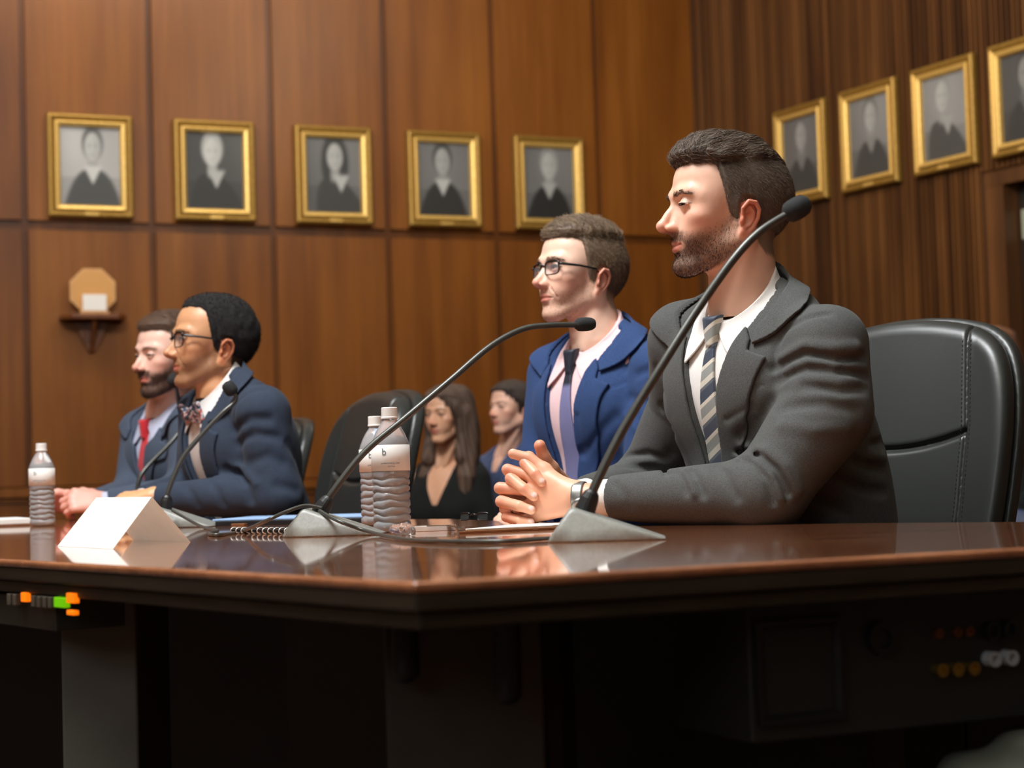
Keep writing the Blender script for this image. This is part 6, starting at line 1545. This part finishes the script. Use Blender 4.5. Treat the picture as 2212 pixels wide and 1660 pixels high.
    o['jh'] = 0.0055; o['lh'] = 0.003; o['handh'] = 0.0026
    root = person(o, 'man in a slate navy suit with patterned bow tie and glasses, leaning on the table')
    V, Q = surf(bow, *frame_box(T, (0.05, -0.075, -0.08), (0.15, 0.075, 0.02)), 0.0026); link_mesh('bow_tie', np_mesh('bow_tie', V, Q), bt, root)
    g = Frame(H.w(0.0955, 0, 0.0165), H.f, up=H.u); spectacles('eyeglasses', g, 0.048, 0.036, M_FRM, M_GLS, root=root, r=0.0017)
    return root
def man4():
    F = yawf(48); T = Frame((-1.010, 5.20, 1.045), F-Vector((0, 0, 0.28))); H = Frame(P3(365, 781, 5.14), yawf(47, math.radians(-3)))
    o = setup('d', T, H, 1.0, skin=srgb(242, 196, 176), hair=srgb(104, 78, 60), open=0.45, gaze=(1, 0.0, -0.2), smile=-0.3, crease=0, beard=0.90, beardcol=srgb(86, 58, 44), flush=0.8, nose=1.0, chin=0.004, scalp=0.75, brow=0.5, h=0.0028)
    o['NF'] = Frame(T.w(0.010, 0, 0.018), F-Vector((0, 0, 0.36))); o['neckr'] = 1.05; o['vt'] = (0.008, 0.034)
    o['sL'] = (-0.915, 5.06, 0.985); o['sR'] = (-1.105, 5.30, 0.985)
    o['arms'] = [(o['sL'], tuple(P3(400, 1065, 4.96)), tuple(P3(235, 1086, 4.92))), (o['sR'], tuple(P3(285, 1068, 5.20)), tuple(P3(205, 1086, 5.02)))]
    o['ra'] = (0.060, 0.052, 0.046, 0.036); o['girth'] = 0.95; o['V'] = [(-0.001, -0.215), (0.030, -0.13), (0.066, -0.052), (0.086, -0.004), (0.10, 0.08), (-0.10, 0.08), (-0.086, -0.004), (-0.066, -0.052), (-0.030, -0.13)]; o['lapels'] = lapels_for(1.0, -0.215, 0.9)
    o['jmat'] = cloth_mat('blue_grey_wool', srgb(80, 90, 106), srgb(56, 64, 80), sheen=0.35)
    o['smat'] = cloth_mat('pale_blue_cotton', srgb(196, 200, 220), srgb(184, 188, 210), rough=0.8, sheen=0.1, bs=0.1)
    o['tie'] = ([[(-0.011, -0.05), (0.011, -0.05), (0.034, -0.15), (0.036, -0.36), (-0.036, -0.36), (-0.034, -0.15)]], 0.004, 0.003, simple('red_tie', srgb(206, 32, 44), 0.5, sheen=0.3), knot_of(T))
    o['thick'] = lambda q: 0.003+0.012*sstep(0.08, 0.11, q[:, 2])
    o['strand'] = short_strands(1800, 1800, 0.022, 0.007); o['nbeard'] = 4200; o['beardL'] = 0.008; o['beardr'] = 0.0003; o['nbrow'] = 160; o['hairh'] = 0.003
    wL, wR = A3(o['arms'][0][2]), A3(o['arms'][1][2])
    pk = hand_tint(srgb(240, 180, 162), {}, srgb(228, 110, 98))
    h1 = rest_hand(wL+(-0.01, -0.005, 0.0), (-1, 0.02, 0.08), (0.1, -0.9, 0.6), 1, base=o['skin'], curl=0.85); h2 = rest_hand(wR+(-0.03, 0, 0.0), (-1, -0.25, 0.06), (-0.1, 0.9, 0.6), -1, base=o['skin'], curl=0.85)
    o['hands'] = [(h1[0], h1[1], h1[2], pk), (h2[0], h2[1], h2[2], pk)]
    o['jh'] = 0.006; o['lh'] = 0.003; o['handh'] = 0.0028; o['ch'] = 0.0018
    return person(o, 'bearded man in a blue-grey suit and red tie, seated farthest left')
# ---- people on the bench behind
def woman(o, label):
    T, H = o['T'], o['H']; g = 0.86
    o['legs'] = thighs(T, seat=0.46)
    o['girth'] = g; o['female_dress'] = True; o['fem'] = 1; o['neckr'] = 0.82; o['jaw'] = 0.88; o.setdefault('nose', 0.85); o['ra'] = o.get('ra', (0.046, 0.038, 0.034, 0.026)); o['V'] = V_STD
    o['NF'] = Frame(T.w(0.0, 0, 0.018), Vector((T.f.x, T.f.y, 0)))
    root = person(o, label)
    Fd = o['Fd']
    b0, b1 = torso_box(o); pts = [A3(q) for a in o['arms'] for q in a]; b0 = np.minimum(b0, np.min(pts, 0)-0.08); b1 = np.maximum(b1, np.max(pts, 0)+0.08); b0[2] = max(b0[2], 0.45)
    neck = o['neckline']
    def top(p):
        t = T.loc(p); d = Fd['torso'](t)-0.004
        d = smin(d, s_ell(t, (0.085, 0.065, -0.17), (0.055, 0.058, 0.06)), 0.03); d = smin(d, s_ell(t, (0.085, -0.065, -0.17), (0.055, 0.058, 0.06)), 0.03)
        if o['sleeved'] is True: d = smin(d, Fd['sleeves'](p)-0.003, 0.02)
        elif o['sleeved'] == 0.5: d = smin(smax(d, -t[:, 1]-0.135, 0.01), s_poly(p, [o['arms'][0][0], o['arms'][0][1], o['arms'][0][2]], [0.050, 0.044, 0.036]), 0.02)
        else: d = smax(d, np.abs(t[:, 1])-0.135-0.2*np.maximum(0, -t[:, 2]-0.1), 0.01)
        d = d-0.003*nz3(p, 60, 3)
        d = smax(d, -np.maximum(s_pg2(t[:, 1], t[:, 2], neck), -t[:, 0]-0.02), 0.004); d = smax(d, -s_cap(p, T.w(0, 0, 0.0), T.w(0, 0, 0.15), 0.058, 0.07), 0.004); return d
    V, Q = surf(top, b0, b1, 0.008); link_mesh('top', np_mesh('top', V, Q), o['top'], root)
    lg = lambda p: legs(p, o)-0.002
    q = [A3(x) for l in o['legs'] for x in l]; V, Q = surf(lg, np.min(q, 0)-0.12, np.max(q, 0)+0.12, 0.016, newton=1); link_mesh('trousers', np_mesh('trousers', V, Q), o['bottom'], root)
    so = dict(o); so['noear'] = True; k = o['hs']
    def hv(p):
        pl = H.loc(p)/k; y = np.abs(pl[:, 1]); m = hair_mask(pl, o)
        d = head_sdf(pl, so)-(-0.004+m*(0.004+o['hairt']))
        for pts, rs in o['locks']:
            for s in (1, -1):
                d = smin(d, s_poly(pl, [(a, b*s, c) for a, b, c in pts], rs), 0.02)
        w = 0.0022*np.sin(np.arctan2(pl[:, 1], pl[:, 0])*26+pl[:, 2]*14)+0.0015*np.sin(np.arctan2(pl[:, 1], pl[:, 0]+0.02)*55+pl[:, 2]*30)
        d = d+w*0.8
        # keep the face clear
        f = s_ell(pl, (0.100, 0.0, -0.010), (0.075, 0.058, 0.098)); d = smax(d, -f, 0.008)
        return d*k
    lo, hi = frame_box(H, (-0.17, -0.16, -0.42), (0.15, 0.16, 0.18)); V, Q = surf(hv, lo, hi, 0.0045)
    kk = RNG.random(len(V)); tone = 0.35+0.3*np.sin(np.arctan2(H.loc(V)[:, 1], H.loc(V)[:, 0])*33)+0.25*sstep(0.0, -0.25, H.loc(V)[:, 2])
    link_mesh('hair', np_mesh('hair', V, Q, {'tone': tone}), hair_mat('hair_long_'+o['key'], o['hair'], 0.75), root)
    return root
def women():
    # long dark hair, black top
    F = yawf(28); T = Frame(P3(966, 1006, 6.80), F-Vector((0, 0, 0.12))); H = Frame(P3(966, 903, 6.76), yawf(36, math.radians(-4)))
    f, l = A3(T.f), A3(T.l); c = T.o
    o = dict(key='e', T=T, H=H, hs=0.93, h=0.0034, skin=srgb(226, 172, 138), hair=srgb(88, 66, 52), open=0.8, brow=0.6, lip=srgb(196, 110, 96), flush=0.4, hairt=0.010)
    sL, sR = c+l*0.128-(0, 0, 0.055), c-l*0.135-(0, 0, 0.055)
    o['sL'], o['sR'] = tuple(sL), tuple(sR); o['arms'] = [(tuple(sL), tuple(sL+l*0.05+f*0.02-(0, 0, 0.25)), tuple(sL+f*0.2-(0, 0, 0.32))), (tuple(sR), tuple(sR-l*0.04+f*0.02-(0, 0, 0.25)), tuple(sR+f*0.2-(0, 0, 0.32)))]
    o['neckline'] = [(-0.085, 0.1), (0.085, 0.1), (0.040, -0.07), (0.012, -0.135), (-0.012, -0.135), (-0.040, -0.07)]; o['sleeved'] = 0.5; o['top'] = cloth_mat('black_jersey', srgb(26, 27, 26)); o['bottom'] = bpy.data.materials['black_jersey']
    o['locks'] = [([(-0.05, 0.04, 0.08), (-0.045, 0.080, -0.02), (-0.02, 0.088, -0.12), (0.03, 0.098, -0.24), (0.045, 0.092, -0.33)], [0.045, 0.032, 0.036, 0.038, 0.024]), ([(-0.08, 0.02, 0.06), (-0.085, 0.04, -0.06), (-0.06, 0.05, -0.18), (-0.05, 0.05, -0.30)], [0.05, 0.048, 0.045, 0.03]), ([(0.055, 0.040, 0.088), (0.038, 0.072, 0.045), (0.014, 0.082, 0.0), (0.012, 0.084, -0.07), (0.04, 0.085, -0.16)], [0.020, 0.020, 0.024, 0.024, 0.028]), ([(-0.02, 0.078, 0.02), (-0.03, 0.082, -0.03), (-0.02, 0.085, -0.1)], [0.024, 0.026, 0.03])]
    o['bodyfn'] = lambda p: np.minimum(smin(o['Fd']['torso'](T.loc(p))+0.004, o['Fd']['sleeves'](p), 0.02), legs(p, o)+0.016)
    woman(o, 'woman with long dark brown hair and a black sleeveless top, seated behind')
    # short dark hair, denim shirt
    F = yawf(45); T = Frame(P3(1098, 985, 7.30), F-Vector((0, 0, 0.10))); H = Frame(P3(1104, 889, 7.26), yawf(50, math.radians(1)))
    f, l = A3(T.f), A3(T.l); c = T.o
    o = dict(key='f', T=T, H=H, hs=0.93, h=0.0036, skin=srgb(240, 190, 166), hair=srgb(58, 44, 36), open=0.6, brow=0.5, lip=srgb(208, 120, 110), flush=0.7, hairt=0.009)
    sL, sR = c+l*0.165-(0, 0, 0.055), c-l*0.165-(0, 0, 0.055)
    o['sL'], o['sR'] = tuple(sL), tuple(sR); o['arms'] = [(tuple(sL), tuple(sL+l*0.06+f*0.02-(0, 0, 0.26)), tuple(sL+f*0.2-(0, 0, 0.33))), (tuple(sR), tuple(sR-l*0.05+f*0.04-(0, 0, 0.26)), tuple(sR+f*0.2-(0, 0, 0.33)))]; o['ra'] = (0.054, 0.046, 0.040, 0.032)
    dn = noisy('denim', srgb(62, 84, 128), srgb(38, 54, 92), 40, 0.85, sheen=0.2)
    o['neckline'] = [(-0.062, 0.1), (0.062, 0.1), (0.016, -0.055), (-0.016, -0.055)]; o['sleeved'] = True; o['top'] = dn; o['bottom'] = cloth_mat('dark_trousers', srgb(30, 32, 40))
    o['locks'] = [([(-0.06, 0.02, 0.07), (-0.095, 0.01, 0.02), (-0.105, 0.005, -0.02)], [0.04, 0.032, 0.026]), ([(0.05, 0.045, 0.085), (0.02, 0.070, 0.05), (-0.02, 0.074, 0.03)], [0.018, 0.012, 0.01])]
    o['bodyfn'] = lambda p: np.minimum(smin(o['Fd']['torso'](T.loc(p))+0.003, o['Fd']['sleeves'](p)+0.012, 0.02), legs(p, o)+0.016)
    woman(o, 'woman with short dark hair and a blue denim shirt, seated behind the clasped hands')
    # behind the chair on the right
    F = yawf(30); T = Frame(P3(2150, 868, 7.0), F); H = Frame(P3(2146, 778, 6.98), yawf(40, 0))
    f, l = A3(T.f), A3(T.l); c = T.o
    o = dict(key='g', T=T, H=H, hs=0.95, h=0.006, skin=srgb(226, 172, 138), hair=srgb(132, 88, 60), open=0.6, brow=0.5, lip=srgb(196, 110, 96), flush=0.4, hairt=0.012)
    sL, sR = c+l*0.165-(0, 0, 0.055), c-l*0.165-(0, 0, 0.055)
    o['sL'], o['sR'] = tuple(sL), tuple(sR); o['arms'] = [(tuple(sL), tuple(sL+l*0.06+f*0.02-(0, 0, 0.26)), tuple(sL+f*0.2-(0, 0, 0.33))), (tuple(sR), tuple(sR-l*0.05+f*0.04-(0, 0, 0.26)), tuple(sR+f*0.2-(0, 0, 0.33)))]; o['ra'] = (0.054, 0.046, 0.040, 0.032)
    o['neckline'] = [(-0.085, 0.1), (0.085, 0.1), (0.03, -0.10), (-0.03, -0.10)]; o['sleeved'] = True; o['top'] = cloth_mat('dark_green_wool', srgb(40, 44, 42)); o['bottom'] = dn
    o['locks'] = [([(-0.05, 0.04, 0.08), (-0.045, 0.080, -0.02), (-0.02, 0.088, -0.12), (0.03, 0.098, -0.22), (0.045, 0.092, -0.28)], [0.045, 0.032, 0.036, 0.036, 0.024]), ([(-0.08, 0.02, 0.06), (-0.085, 0.04, -0.06), (-0.06, 0.05, -0.18), (-0.05, 0.05, -0.27)], [0.05, 0.048, 0.045, 0.03])]
    o['bodyfn'] = lambda p: np.minimum(smin(o['Fd']['torso'](T.loc(p))+0.003, o['Fd']['sleeves'](p)+0.012, 0.02), legs(p, o)+0.016)
    woman(o, 'person with reddish-brown hair and dark top, mostly hidden behind the near chair')
def bench(cx, cy, rz, w, label):
    b_ = empty('bench', (cx, cy, 0), rz); tag(b_, label, 'bench', 'low benches behind the dais')
    bm = bmesh.new(); add_box(bm, (0, 0, 0.43), (w, 0.42, 0.05)); from_bm('seat', bm, M_EDGE, b_, bevel=0.006)
    for sx in (-1, 1):
        for sy in (-1, 1): bm = bmesh.new(); add_box(bm, (sx*(w/2-0.06), sy*0.16, 0.2025), (0.05, 0.05, 0.405)); from_bm('leg', bm, M_EDGE, b_, bevel=0.003)
import time as _time
def _run(f):
    _s = _time.perf_counter(); f(); print('built', f.__name__, round(_time.perf_counter()-_s, 1))
_run(man1); _run(man2); _run(man3); _run(man4); _run(women)
bench(-0.12, 7.05, math.radians(8), 1.15, 'low dark bench under the two women behind'); bench(1.90, 7.02, 0, 0.7, 'low dark bench under the person behind the near chair')
